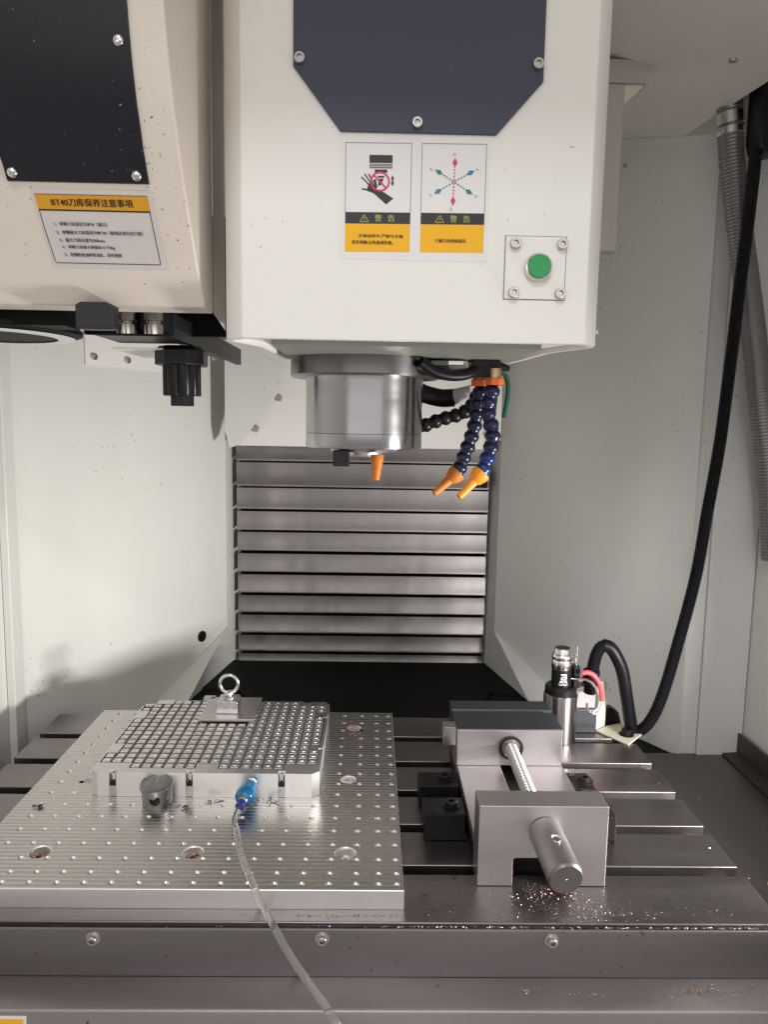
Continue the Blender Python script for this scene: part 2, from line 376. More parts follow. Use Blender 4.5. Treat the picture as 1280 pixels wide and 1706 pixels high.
# ceiling with a lowered lip along its right edge
g = M(); R1 = (.544, 1.357, 1.0375); R2 = (.5775, 1.10, 1.031); R3 = (.60, .88, 1.026)
g.add([(-.9, 1.76, 1.155), (.31, 1.76, 1.155), R1, R2, R3, (-.9, .88, 1.06), (.2, .88, 1.06)], [(0, 1, 6, 5), (1, 2, 6), (2, 3, 6), (3, 4, 6)])
struct(g.obj('ceiling', CEIL, smooth=60))
g = M(); up_ = lambda p, d=.03: (p[0]+.004, p[1], p[2]+d)
g.add([R1, R2, R3, up_(R1), up_(R2), up_(R3)], [(0, 1, 4, 3), (1, 2, 5, 4)])
struct(g.obj('ceiling_lip', WALLL, smooth=0))
g = M(); g.add([(.50, 1.43, 1.066), (.70, 1.43, 1.010), (.75, .86, 1.065), (.55, .86, 1.065)], [(0, 1, 2, 3)])
struct(g.obj('ceiling_channel', CAST, smooth=0))
cl = bpy.data.objects['ceiling']
inst('screw', screw_mesh(.006, SCREWM), cl, (.497, 1.085, 1.040), aim((0, 0, -1)))
struct(M().box(-3, 3, -4, .60, -.96, -.95).obj('workshop_floor', mat('workshop_floor_paint', (.50, .48, .46), 0, .6, var=.2, vscale=2)))
# door header of the enclosure, above and in front of the view
struct(M().box(-.9, .9, .16, .22, 1.235, 1.6).obj('door_header', WALLL, bevel=.004))
# far wall behind everything (column casting) 
struct(M().box(-.6, .6, 1.86, 1.90, FZ-.02, 1.6).obj('column', CAST))

# ================================================================== COLUMN COVERS
tcv = thing('telescopic_cover', 'tall stack of overlapping brushed steel slats behind the spindle', 'way cover', (-.02, 1.8, FZ))
zl = [.470, .424, .362, .304, .252, .198, .1445, .091, .040, -.013, -.0615, -.086]
slm = None
for k in range(11):
    zt, zb = zl[k], zl[k+1]; wob = .0015*math.sin(k*2.1)
    yf = 1.800 - .004*(10-k)*.6
    g = M(); x0, x1 = -.328+.0015*wob, .2905 - (k < 6)*.002
    lip = .006 if k else .003
    # each slat: face, folded lower lip leaning out, dark gap above the next one
    gp = .0078 if k >= 4 else (.0055 if k >= 2 else .0035)
    if k == 10: gp = 0
    prof = [(yf, zt-.0005), (yf-.001, zb+gp+.009), (yf-.003, zb+gp+.005), (yf-.003, zb+gp), (yf+.012, zb+gp), (yf+.012, zt-.0005)]
    g.prism(prof, 'x', x0, x1); g.obj('slat', SLATM, tcv, bevel=.0006)
M().box(-.327, .29, 1.826, 1.835, FZ, .50).obj('gap_shade_sheet', BLACKS, tcv)  # black sheet added behind the slats so their gaps look shaded
g = M(); g.lathe([(.0, .003), (.004, .003), (.008, .001), (.012, 0)][::-1], (-.02, 1.787, .062), (0, -1, 0), 12)
g = M(); g.box(.268, .280, 1.752, 1.775, .372, .41); g.box(.245, .262, 1.752, 1.775, .372, .382); g.obj('wiper_block', BLACKS, tcv)
# black horizontal way cover between column and table
bwc = thing('rear_way_cover', 'glossy black sheet cover on the floor between table and column', 'way cover', (-.02, 1.5, FZ))
g = M(); g.prism([(1.27, FZ-.018), (1.27, FZ-.004), (1.60, FZ-.004), (1.603, FZ+.001), (1.795, FZ+.001), (1.795, FZ-.018)], 'x', -.60, .60); g.obj('lower_sheet', BLACKS, bwc)
g = M(); g.prism([(-.300, 1.60), (-.27, 1.55), (-.27, 1.30), (.26, 1.30), (.26, 1.55), (.285, 1.60)], 'z', FZ-.003, FZ+.004); g.obj('raised_sheet', BLACKS, bwc, bevel=.001)
# white column panel with screws behind the spindle
cp = thing('column_panel', 'flat white screwed panel behind the spindle above the steel slats', 'panel', (0, 1.7, .47))
g = M(); g.prism([(-.24, .72), (.299, .72), (.299, .488), (.262, .486), (.262, .466), (-.309, .466), (-.309, .485), (-.24, .56)], 'y', 1.70, 1.74); g.obj('plate', HEADW, cp, bevel=.001)
for p in ((-.214, .576), (-.267, .505), (.268, .50)): screw(cp, (p[0], 1.70, p[1]), (0, -1, 0), .0085)
cq = thing('column_side_panel', 'grey white folded sheet left of the spindle with a slanted edge', 'panel', (-.3, 1.64, .47))
g = M(); g.prism([(-.330, .70), (-.205, .70), (-.197, .64), (-.204, .596), (-.297, .470), (-.320, .462), (-.330, .50)], 'y', 1.655, 1.661); g.obj('plate', WALLL, cq, bevel=.001)

# ================================================================== MACHINE TABLE
mt = thing('machine_table', 'long steel machine table with T slots under plate and vise', 'machine table', (-.05, .98, -.075))
XL, XR = -.5494, .4506
poly = [(.7165, -.0035), (.7165, .000)]
top = [.8007, .8897, .9793, 1.0693, 1.160]
far = [.8185, .9085, .9985, 1.0885, 1.1785]
pts = [(.7165, -.075), (.7165, 0)]
for a, b in zip(top, far):
    pts += [(a, 0), (a, -.018), (a-.007, -.018), (a-.007, -.032), (b+.007, -.032), (b+.007, -.018), (b, -.018), (b, 0)]
pts += [(1.2595, 0), (1.2595, -.075)]
g = M(); g.prism(pts, 'x', XL, XR); g.obj('tabletop', STEEL, mt, bevel=.0016)
# coolant strip, apron, ledge and lower skirt on the front
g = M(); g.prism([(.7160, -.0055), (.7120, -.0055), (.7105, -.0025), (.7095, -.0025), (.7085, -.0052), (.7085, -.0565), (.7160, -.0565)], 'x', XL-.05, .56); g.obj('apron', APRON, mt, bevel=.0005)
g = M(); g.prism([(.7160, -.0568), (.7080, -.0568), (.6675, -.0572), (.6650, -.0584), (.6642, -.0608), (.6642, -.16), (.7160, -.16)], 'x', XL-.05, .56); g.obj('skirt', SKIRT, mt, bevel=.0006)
for x, z in ((-.2832, -.0095), (-.0443, -.0085), (.198, -.0095)):
    o = inst('screw', screw_mesh(.0052, SCREWM, .0065), mt, (x, .7085, z-.003), aim((0, -1, -.12)))
    g = M(); g.lathe([(.0075, 0), (.0075, .0012), (.004, .0013)], (x, .7084, z-.003), (0, -1, 0), 14); g.obj('washer', SCREWM, mt)

# way covers left and right of the table
rc = thing('side_way_cover', 'dark flat sheet cover beside the right end of the machine table', 'way cover', (.58, 1.0, FZ-.02))
M().box(.4520, .700, .45, 1.2965, FZ-.01, FZ).obj('sheet', COVERD, rc, bevel=.001)
M().box(.4520, .700, .45, .985, FZ+.0002, FZ+.0022).obj('overlapping_sheet', COVERD, rc, bevel=.0006)
lc = thing('side_way_cover', 'brownish sheet cover at the far left beyond the table end', 'way cover', (-.6, 1.0, FZ-.02))
M().box(-.6138, -.5506, .45, 1.2965, FZ-.01, FZ+.012).obj('sheet', COVERD, lc, bevel=.001)
rl = thing('wiper_rail', 'dark brown angle rail standing at the right wall foot', 'rail', (.68, 1.2, FZ))
g = M(); g.prism([(.664, FZ+.0004), (.664, FZ+.004), (.6995, FZ+.006), (.6995, FZ+.0004)], 'y', .7, 1.292); g.obj('rail_foot', BROWN, rl, bevel=.0006)
g = M(); g.prism([(1.291, FZ+.006), (1.291, FZ+.043), (.7, FZ+.055), (.7, FZ+.006)], 'x', .6905, .6945); g.obj('rail_web', BROWN, rl, bevel=.0006)

# ================================================================== FIXTURE PLATE with drilled holes
TZ = .0225
fp = thing('fixture_plate', 'large aluminium plate with rows of small holes lying on the table', 'fixture plate', (-.21, .98, 0))
PX0, PX1, PY0, PY1 = -.4575, .0425, .737, 1.2245
xs = [.0345, .0146]
x = .0146-.0252
while x > PX0+.01: xs.append(x); x -= .0297
xs = sorted(xs); xs = [PX0+.0125 if abs(v-(PX0+.0125)) < .006 else v for v in xs]
ys = [.7475, .7662]
y = .7662+.0262
while y < PY1-.006: ys.append(y); y += .0297
big = [(-.0238, .8057, .0118), (-.0263, .984, .0105), (-.3805, .8045, .0118), (-.2029, .8055, .0118), (-.3850, .9787, .0105), (-.0224, 1.1591, .0105)]
covered = lambda x, y: (-.362 < x < -.072 and .945 < y < 1.175)
def bounds(c, lo, hi):
    b = [lo]+[(p+q)/2 for p, q in zip(c[:-1], c[1:])]+[hi]; return list(zip(b[:-1], b[1:]))
def cellhole(g, gh, x0, x1, y0, y1, cx, cy, r, zt, depth, ch, n=12):
    """flat cell with a real chamfered blind hole at cx, cy"""
    angs = [math.pi/4+2*math.pi*i/n for i in range(n)]
    outer = []
    for a in angs:
        c, s_ = math.cos(a), math.sin(a)
        tx = ((x1-cx)/c if c > 1e-9 else (x0-cx)/c if c < -1e-9 else 1e9); ty = ((y1-cy)/s_ if s_ > 1e-9 else (y0-cy)/s_ if s_ < -1e-9 else 1e9)
        t_ = min(tx, ty); outer.append((cx+c*t_, cy+s_*t_, zt))
    corners = [(x1, y1), (x0, y1), (x0, y0), (x1, y0)]
    rr = r+ch
    k = len(g.v)
    inner = [(cx+math.cos(a)*rr, cy+math.sin(a)*rr, zt) for a in angs]
    g.v += outer+inner+[(a, b, zt) for a, b in corners]
    for i in range(n):
        j = (i+1) % n
        a0, a1 = angs[i], angs[i]+2*math.pi/n
        ci = None
        for q, (px, py) in enumerate(corners):
            aq = math.atan2(py-cy, px-cx) % (2*math.pi)
            for base in (0, 2*math.pi):
                if a0 % (2*math.pi)+1e-6 < aq+base < (a0 % (2*math.pi))+2*math.pi/n-1e-6: ci = q
        if ci is None: g.f.append((k+i, k+j, k+n+j, k+n+i))
        else: g.f.append((k+i, k+2*n+ci, k+j, k+n+j, k+n+i))
    holes.append((cx, cy))
# merge columns/rows near the big holes into bigger cells by skipping small holes that would overlap
g = M(); gh = None; holes = []
for (xa, xb), cx in zip(bounds(xs, PX0+.0006, PX1-.0006), xs):
    for (ya, yb), cy in zip(bounds(ys, PY0+.0006, PY1-.0006), ys):
        near = [b for b in big if xa-1e-4 < b[0] < xb and ya-1e-4 < b[1] < yb]
        if covered(cx, cy): g.quad((xa, ya, TZ), (xb, ya, TZ), (xb, yb, TZ), (xa, yb, TZ)); continue
        cellhole(g, gh, xa, xb, ya, yb, cx+rnd.uniform(-1, 1)*.0001, cy, .0016, TZ, .010, .0021, 12)
# plate sides
e = .0006
for (a, b, c, d) in (((PX0, PY0), (PX1, PY0), 0, 0), ((PX1, PY0), (PX1, PY1), 0, 0), ((PX1, PY1), (PX0, PY1), 0, 0), ((PX0, PY1), (PX0, PY0), 0, 0)):
    pass
top_o = g.obj('plate_top', ALU, fp, smooth=0)
g = M()
P = [(PX0, PY0), (PX1, PY0), (PX1, PY1), (PX0, PY1)]; Q = [(PX0+e, PY0+e), (PX1-e, PY0+e), (PX1-e, PY1-e), (PX0+e, PY1-e)]
for i in range(4):
    j = (i+1) % 4
    g.quad((*P[i], .0003), (*P[j], .0003), (*P[j], TZ-e), (*P[i], TZ-e)); g.quad((*P[i], TZ-e), (*P[j], TZ-e), (*Q[j], TZ), (*Q[i], TZ))
g.quad((*P[3], .0003), (*P[2], .0003), (*P[1], .0003), (*P[0], .0003))
g.obj('plate_edge', ALUS, fp, smooth=0)
HOLEM = mat('hole_aluminium', (.93, .91, .88), 1, .26)
hm = M(); hm.lathe([(.0037, 0), (.0016, -.0021), (.0016, -.010), (0, -.010)], n=12, a0=math.pi/4)
hme = hm.mesh('hole', smooth=30); hme.materials.append(HOLEM)
for cx, cy in holes:
    if any(math.hypot(cx-b[0], cy-b[1]) < b[2]+.0055 for b in big): continue
    inst('hole', hme, fp, (cx, cy, TZ))
import bmesh
def cut_disc(o, cx, cy, r, n=28):
    """remove a disc from a flat sheet: split faces along the n-gon and delete those inside"""
    me = o.data; off = rootloc(o.parent); bm = bmesh.new(); bm.from_mesh(me)
    lx, ly = cx-off.x, cy-off.y
    for i in range(n):
        a = 2*math.pi*(i+.5)/n; nn = Vector((math.cos(a), math.sin(a), 0)); pc = Vector((lx, ly, TZ-off.z))+nn*r*math.cos(math.pi/n)
        fs = [f for f in bm.faces if (f.calc_center_median()-Vector((lx, ly, TZ-off.z))).length < r*3.5]
        geom = fs+list({e for f in fs for e in f.edges})+list({v for f in fs for v in f.verts})
        bmesh.ops.bisect_plane(bm, geom=geom, plane_co=pc, plane_no=nn, dist=1e-7)
    dead = [f for f in bm.faces if math.hypot(f.calc_center_median().x-lx, f.calc_center_median().y-ly) < r*math.cos(math.pi/n)*.999 and all(math.hypot(v.co.x-lx, v.co.y-ly) < r*1.002 for v in f.verts)]
    bmesh.ops.delete(bm, geom=dead, context='FACES'); bm.to_mesh(me); bm.free()
for (bx, by, br_) in big:
    cut_disc(top_o, bx, by, br_+.0012)
    g = M(); g.lathe([(br_+.0012, TZ), (br_, TZ-.0012), (br_, .011), (br_*.45, .011), (br_*.45, .016), (br_*.40, .016), (0, .012)], (bx, by, 0), (0, 0, 1), 28); g.obj('counterbore', ALUS, fp)

# ================================================================== CHIPS
def chips(name, label, centre_list, ma, n, r, zf, size=(.001, .004), flat=.35, seed=1, group=None, aspect=(1, 1)):
    rr = random.Random(seed); g = M()
    for _ in range(n):
        c = rr.choice(centre_list); a = rr.uniform(0, 6.28); d = abs(rr.gauss(0, .5))*r
        px, py = c[0]+math.cos(a)*d*aspect[0], c[1]+math.sin(a)*d*aspect[1]
        L = rr.uniform(*size); wdt = L*rr.uniform(.12, .3); turns = rr.uniform(.2, 1.2); rad = L/3
        ax = rr.uniform(0, 6.28); el = rr.uniform(-.3, .5)
        u = Vector((math.cos(ax)*math.cos(el), math.sin(ax)*math.cos(el), math.sin(el))); v = Vector((-math.sin(ax), math.cos(ax), 0)); w_ = u.cross(v)
        base = Vector((px, py, zf+rr.uniform(0, .6)*L*flat+wdt*.3)); k = len(g.v); K = 5
        for i in range(K+1):
            t_ = i/K; p = base+u*(t_-.5)*L+v*math.sin(t_*turns*6.28)*rad*.5+w_*abs(math.cos(t_*turns*6.28))*rad*.35
            g.v.append(tuple(p)); g.v.append(tuple(p+(v*.6+w_*.8)*wdt))
        for i in range(K): g.f.append((k+2*i, k+2*i+1, k+2*i+3, k+2*i+2))
    o = g.obj(name, ma, smooth=60); stuff(o); tag(o, label, 'metal chips', group); return o
chips('metal_chips', 'loose copper coloured chips in front of the vise on the table', [(.215, .772), (.235, .768), (.23, .755), (.20, .762), (.245, .745)], CHIP, 150, .022, 0, (.0007, .0032), seed=2, aspect=(1.5, .9))
chips('metal_chips', 'thin scatter of silver chips between the vise and table front edge', [(.20, .74), (.24, .735), (.25, .726), (.165, .76), (.28, .73)], CHIPS, 330, .040, 0, (.0005, .0018), seed=3, aspect=(1.5, .45))
chips('metal_chips', 'line of bright chips caught along the table front groove', [(.02+.0095*k, .7128) for k in range(44)], CHIPS, 380, .006, -.0030, (.0009, .0032), seed=4, aspect=(1.2, .2))
chips('metal_chips', 'few bright chips in the groove below the holed plate', [(-.42+.012*k, .7128) for k in range(36)], CHIPS, 60, .006, -.0030, (.0008, .0022), seed=5, aspect=(1.2, .2))
chips('metal_chips', 'copper chips spread on the lower ledge at bottom right', [(.36, .69), (.39, .685), (.34, .69), (.41, .692)], CHIP, 120, .03, -.0567, (.0009, .0035), seed=6, aspect=(1.4, .4))
chips('metal_chips', 'few silver chips on the lower ledge below the vise handle', [(.24, .685), (.21, .685), (.17, .69)], CHIPS, 34, .02, -.0567, (.001, .0028), seed=7, aspect=(1.3, .5))
chips('metal_chips', 'brown chip crumbs on the dark cover by the table end', [(.53, .86), (.51, .80), (.54, .90), (.50, .76)], CHIP, 150, .04, FZ+.0022, (.0008, .0028), seed=8)
chips('metal_chips', 'copper curls heaped in the left front counterbore of the plate', [(big[2][0], big[2][1])], CHIP, 170, .012, .0125, (.003, .008), flat=.8, seed=9)
chips('metal_chips', 'copper curls heaped in the middle front counterbore of the plate', [(big[3][0], big[3][1])], CHIP, 130, .0115, .012, (.003, .008), flat=.7, seed=10)
chips('metal_chips', 'greyish shavings in the right front counterbore of the plate', [(big[0][0], big[0][1])], GAUGE, 60, .011, .011, (.003, .007), flat=.4, seed=11)
chips('metal_chips', 'copper shavings near the far right bore of the holed plate', [(-.024, 1.165), (-.02, 1.15), (-.026, 1.18), (-.021, 1.135)], CHIP, 90, .011, .0225, (.001, .0055), flat=.15, seed=12, aspect=(1, 1.5))
chips('metal_chips', 'dark shavings on the holed plate beside the blue fitting', [(-.206, .917), (-.20, .922), (-.125, .922), (-.135, .925)], DCHIP, 16, .014, .0226, (.003, .009), flat=.1, seed=13, aspect=(1.2, .25))
chips('metal_chips', 'small dark and green shavings on the plate below the round gauge', [(-.236, .905), (-.228, .893), (-.245, .91)], DCHIP, 12, .010, .0226, (.003, .008), flat=.1, seed=14)
chips('metal_chips', 'dark curl of shavings at the left edge of the holed plate', [(-.425, .9035)], DCHIP, 18, .008, .0226, (.003, .008), flat=.2, seed=15, aspect=(1.2, .6))
chips('metal_chips', 'black grime crumbs on table strip in front of the holed plate', [(-.07+.01*k, .7265) for k in range(12)]+[(-.13, .727)], DCHIP, 260, .009, .0001, (.0005, .0016), flat=.1, seed=16, aspect=(1.5, .4))
chips('metal_chips', 'fine pale chips scattered along the front table strip near its edge', [(.10, .735), (.20, .728), (.30, .733), (.38, .735)], CHIPS, 90, .06, 0, (.0004, .0013), seed=23, aspect=(1.3, .25))
chips('metal_chips', 'small bright chips dotted over the table right of the vise', [(.40, .73), (.36, .74), (.42, .86), (.47, 1.0)], CHIPS, 22, .05, .0001, (.0008, .002), seed=17)
chips('metal_chips', 'dark shavings on the table strip between plate and vise', [(.07, .733), (.10, .80), (.066, .76)], DCHIP, 24, .02, .0001, (.002, .006), flat=.1, seed=18)

# ================================================================== VACUUM CHUCK PLATE
CZ = .0565; PIT = .01496; GX, GY = -.3602, .9565       # centre of the first pad
vc = thing('workholding_plate', 'thick aluminium plate covered with a grid of small square pads', 'pad plate', (-.22, 1.06, TZ))
CX0, CX1, CY0, CY1 = -.3705, -.0640, .932, 1.186
def has(c, r):
    if r == 0: return c not in (0, 1, 2, 9, 10, 17, 18, 19)
    if r == 15: return 3 <= c <= 16
    if c == 0: return r not in (3, 4, 11, 12)
    if c == 19: return r not in (4, 12)
    return True
NC, NR = 20, 16
bx = [GX+PIT*(c-.5) for c in range(NC+1)]; by = [GY-.0045+PIT*(r-.0)+0 for r in range(NR+1)]
gy0 = .9450; by = [gy0+PIT*r for r in range(NR+1)]
# top sheet at full height round the pockets, pocket floors 3.2 mm down, walls between
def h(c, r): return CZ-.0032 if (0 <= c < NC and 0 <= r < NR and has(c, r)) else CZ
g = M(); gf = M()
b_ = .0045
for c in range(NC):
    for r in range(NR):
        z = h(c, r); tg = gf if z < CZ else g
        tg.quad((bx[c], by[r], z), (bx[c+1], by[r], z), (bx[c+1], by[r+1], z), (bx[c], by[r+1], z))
for c in range(NC+1):
    for r in range(NR):
        a, b = h(c-1, r), h(c, r)
        if a != b: gf.quad((bx[c], by[r], a), (bx[c], by[r+1], a), (bx[c], by[r+1], b), (bx[c], by[r], b))
for c in range(NC):
    for r in range(NR+1):
        a, b = h(c, r-1), h(c, r)
        if a != b: gf.quad((bx[c], by[r], a), (bx[c+1], by[r], a), (bx[c+1], by[r], b), (bx[c], by[r], b))
# rim: outline with chamfered corners and three front notches plus two rear ones
nw = .0095
fn = [(-.3400, 1), (-.2380, 1), (-.1145, 1)]
X0, X1, Y0, Y1 = bx[0], bx[-1], by[0], by[-1]
out = [(CX0, CY0+.006), (CX0+.010, CY0)]
for (cx, _) in fn: out += [(cx-nw/2, CY0), (cx-nw/2, CY0+.008), (cx+nw/2, CY0+.008), (cx+nw/2, CY0)]
out += [(CX1-.010, CY0), (CX1, CY0+.008), (CX1, 1.005), (CX1-.007, 1.007), (CX1-.007, 1.015), (CX1, 1.017), (CX1, 1.118), (CX1-.006, 1.120), (CX1-.006, 1.128), (CX1, 1.130),
        (CX1, CY1-.010), (CX1-.008, CY1), (-.094, CY1), (-.094, CY1-.004), (-.108, CY1-.004), (-.108, CY1), (-.300, CY1), (-.300, CY1-.004), (-.314, CY1-.004), (-.314, CY1), (CX0+.02, CY1), (CX0+.02, CY1-.022), (CX0, CY1-.024)]
NO = len(out)
# rim top: outline with the stepped pocket left open
from mathutils.geometry import tessellate_polygon
nxt = {}
for c in range(NC):
    for r in range(NR):
        if not has(c, r): continue
        for (c2, r2), (p, q) in (((c, r-1), ((c, r), (c+1, r))), ((c+1, r), ((c+1, r), (c+1, r+1))), ((c, r+1), ((c+1, r+1), (c, r+1))), ((c-1, r), ((c, r+1), (c, r)))):
            if not (0 <= c2 < NC and 0 <= r2 < NR and has(c2, r2)): nxt[p] = q
st = next(iter(nxt)); loop = [st]; cur = nxt[st]
while cur != st: loop.append(cur); cur = nxt[cur]
loop = [p for i, p in enumerate(loop) if (p[0]-loop[i-1][0])*(loop[(i+1) % len(loop)][1]-p[1]) != (p[1]-loop[i-1][1])*(loop[(i+1) % len(loop)][0]-p[0])]
inner_ = [(bx[c], by[r]) for c, r in loop]
tri = tessellate_polygon([[Vector((x, y, 0)) for x, y in out], [Vector((x, y, 0)) for x, y in inner_[::-1]]])
allp = out+inner_[::-1]
g = M(); 
for t3 in tri:
    (x0, y0), (x1, y1), (x2, y2) = [allp[i] for i in t3]
    if (x1-x0)*(y2-y0)-(x2-x0)*(y1-y0) < 0: t3 = t3[::-1]
    g.add([(*allp[i], CZ) for i in t3], [(0, 1, 2)])
rim = g.obj('rim', ALUC, vc, smooth=0)
bm = bmesh.new(); bm.from_mesh(rim.data); bmesh.ops.remove_doubles(bm, verts=bm.verts, dist=1e-6); bm.to_mesh(rim.data); bm.free()
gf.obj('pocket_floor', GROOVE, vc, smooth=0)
g = M()
for i in range(NO):
    j = (i+1) % NO; g.quad((*out[i], TZ+.0003), (*out[j], TZ+.0003), (*out[j], CZ), (*out[i], CZ))
sd = g.obj('side_wall', ALUS, vc, smooth=0)
# lower toe in each notch and its clamping screw
for (cx, _) in fn:
    g = M(); g.box(cx-nw/2+.0002, cx+nw/2-.0002, CY0+.0003, CY0+.008, TZ+.0006, TZ+.017); g.obj('notch_floor', ALUC, vc)
    g = M(); g.lathe([(.0042, 0), (.0042, .0130), (.0036, .0136), (.0028, .0136), (.0026, .010), (0, .010)], (cx, CY0+.0068, TZ+.017), (0, 0, 1), 14); g.obj('clamp_screw', CHROME, vc)
    M().box(cx-nw/2+.001, cx+nw/2-.001, CY0-.0004, CY0+.0002, TZ+.0155, TZ+.0215).obj('notch_shadow_gap', DPL, vc)  # black strip put in as the shade of the notch
# little location blocks on the right rim
for yy in (1.011, 1.124): M().box(CX1-.0065, CX1-.0005, yy-.0035, yy+.0035, TZ+.01, CZ+.001).obj('stop_block', CHROME, vc, bevel=.0004)
# the pad itself: bevelled square island with a small centre dimple
pm = M(); a = .0050; b2 = .0044; zt = .0034
ring = lambda s_, z: [(-s_, -s_*.95, z), (s_, -s_*.95, z), (s_, s_*.95, z), (-s_, s_*.95, z)]
pm.v = ring(.0056, 0)+ring(.0055, zt-.0005)+ring(.0050, zt)+ring(.0021, zt)+ring(.0015, zt-.0008)
for k in range(4):
    for i in range(4): j = (i+1) % 4; pm.f.append((4*k+i, 4*k+j, 4*k+4+j, 4*k+4+i))
pm.f.append((16, 17, 18, 19))
pme = pm.mesh('pad', smooth=0); pme.materials.append(PADM)
for c in range(NC):
    for r in range(NR):
        if not has(c, r): continue
        cx, cy = (bx[c]+bx[c+1])/2, (by[r]+by[r+1])/2
        if -.259 < cx < -.186 and cy > 1.102: continue
        inst('pad', pme, vc, (cx, cy, CZ-.0032))

# lifting block with eye bolt standing on the pad plate
lb = thing('lifting_block', 'small steel plate with a bright block and ring bolt on the pad plate', 'clamp block', (-.22, 1.14, CZ))
M().box(-.2645, -.1785, 1.098, 1.190, CZ+.0006, CZ+.0052).obj('base_plate', GSTEEL, lb, bevel=.0008)
g = M(); g.prism([(-.2410, CZ+.0055), (-.2070, CZ+.0055), (-.2070, CZ+.023), (-.2095, CZ+.026), (-.2385, CZ+.026), (-.2410, CZ+.023)], 'y', 1.118, 1.150); g.obj('block', CHROME, lb, bevel=.001)
g = M(); g.lathe([(.0095, 0), (.0095, .002), (.0055, .0025), (.0052, .005), (.008, .0055), (.007, .0085), (0, .0085)], (-.224, 1.138, CZ+.0262), (0, 0, 1), 20); g.obj('bolt_collar', GSTEEL, lb)
g = M(); K = 36; ctr = Vector((-.224, 1.138, CZ+.0475))
g.tube([ctr+Vector((math.cos(2*math.pi*i/K)*.0145, 0, math.sin(2*math.pi*i/K)*.0145)) for i in range(K+1)], .0029, 10, cap=False); g.obj('ring', CHROME, lb)
M().box(-.276, -.258, 1.183, 1.196, CZ+.0006, CZ+.0052).obj('corner_tab', GSTEEL, lb)

# round gauge leaning on the front of the pad plate
gg = thing('round_gauge', 'round steel dial gauge with glass face and dark port before the pad plate', 'gauge', (-.276, .918, TZ))
d = Vector((.0, -.16, 1)).normalized(); o0 = Vector((-.2765, .9190, TZ+.0010))
g = M(); g.lathe([(0, 0), (.0185, 0), (.0195, .0015), (.0195, .023), (.0212, .0235), (.0216, .0265), (.0212, .0290), (.0195, .0295), (.0187, .0285)], o0, d, 40); g.obj('case', GAUGE, gg)
g = M(); g.lathe([(.0188, .0280), (0, .0284)], o0, d, 32); g.obj('dial', GFACE, gg)
g = M(); g.box(-.0005, .0005, -.002, .013, .0287, .0290)
for v in range(len(g.v)): g.v[v] = tuple(o0+aim(d)@Vector(g.v[v]))
g.obj('needle', CHROME, gg)
g = M(); g.lathe([(.0070, -.003), (.0070, .0006), (.0062, .0012), (0, .0012)], (-.2745, .8985, TZ+.0125), (0, -1, -.05), 20); g.obj('port', DPL, gg)

# blue fitting and clear air tube
fd = (Vector((-.1625, .880, .036))-Vector((-.153, .930, .047))).normalized(); f0 = Vector((-.153, .931, .046))
ft_ = thing('air_fitting', 'translucent blue push-in air fitting screwed into the pad plate front', 'air fitting', tuple(f0))
g = M(); g.lathe([(.0065, 0), (.0065, .006), (.0045, .0065)], f0, fd, 6); g.obj('hex_nut', CHROME, ft_)
g = M(); g.lathe([(.006, .006), (.0095, .008), (.0118, .013), (.0118, .020), (.0125, .022), (.0132, .028), (.0122, .034), (.009, .038), (.0075, .0385)], f0, fd, 28); g.obj('body', BLUF, ft_)
g = M(); g.lathe([(.0075, .0375), (.0060, .0405), (.0048, .0410)], f0, fd, 20); g.obj('brass_ring', BRASS, ft_)
g = M(); g.lathe([(.0048, .040), (.0062, .042), (.0062, .049), (.0045, .050), (.0034, .050)], f0, fd, 20); g.obj('collar', PURP, ft_)
at = thing('air_tube', 'clear plastic air tube running from blue fitting over the table edge', 'tube', (-.16, .88, .03))
e0 = f0+fd*.048
pts = spline([e0, e0+fd*.02+Vector((0, 0, -.002)), (-.1600, .846, .0300), (-.1500, .812, .0268), (-.1370, .775, .0262), (-.1240, .745, .0275), (-.1160, .727, .0255), (-.1010, .710, .012), (-.078, .690, -.014), (-.051, .672, -.040), (-.030, .662, -.062), (-.007, .653, -.094), (.012, .645, -.14)], .004)
g = M(); g.tube(pts, .0038, 14, cap=False); 
g.obj('tube_wall', TUBE, at)
# ================================================================== VISE
vs_ = thing('machine_vise', 'steel toolmaker vise with knurled handle standing on the table', 'vise', (.203, .93, 0))
g = M(); g.prism([(.1285, .0004), (.1690, .0004), (.1690, .0322), (.1715, .0345), (.2330, .0345), (.2355, .0322), (.2355, .0004), (.2765, .0004), (.2765, .0978), (.1285, .0978)], 'y', .7790, .8145); g.obj('front_block', GSTEEL, vs_, bevel=.0009)
g = M(); g.box(.1285, .1900, .8148, 1.0950, .0300, .0435); g.box(.2180, .2790, .8148, 1.0950, .0300, .0435); g.obj('bed_rail', GSTEEL, vs_, bevel=.0007)
g = M(); g.box(.1300, .2770, .8148, 1.0950, .0004, .0296); g.obj('bed_base', BLKOX, vs_, bevel=.0007)
g = M(); g.box(.1275, .2775, .9875, 1.0300, .0438, .0965); g.obj('movable_jaw', GSTEEL, vs_, bevel=.0008)
g = M(); g.box(.1268, .2785, .9885, 1.0480, .0968, .0978); g.prism([(1.0303, .044), (1.0303, .0966), (1.048, .0966), (1.0505, .0935), (1.058, .0935), (1.061, .0975), (1.0945, .0975), (1.0945, .044)], 'x', .1272, .2790); g.obj('jaw_top', BLKGRN, vs_, bevel=.0007)
g = M(); g.prism([(.1085, .0965), (.1270, .0965), (.1270, .070), (.1085, .070), (.1085, .084), (.1110, .0865), (.1085, .089), (.1110, .0925)], 'y', .995, 1.016); g.obj('side_stop', CHROME, vs_, bevel=.0004)
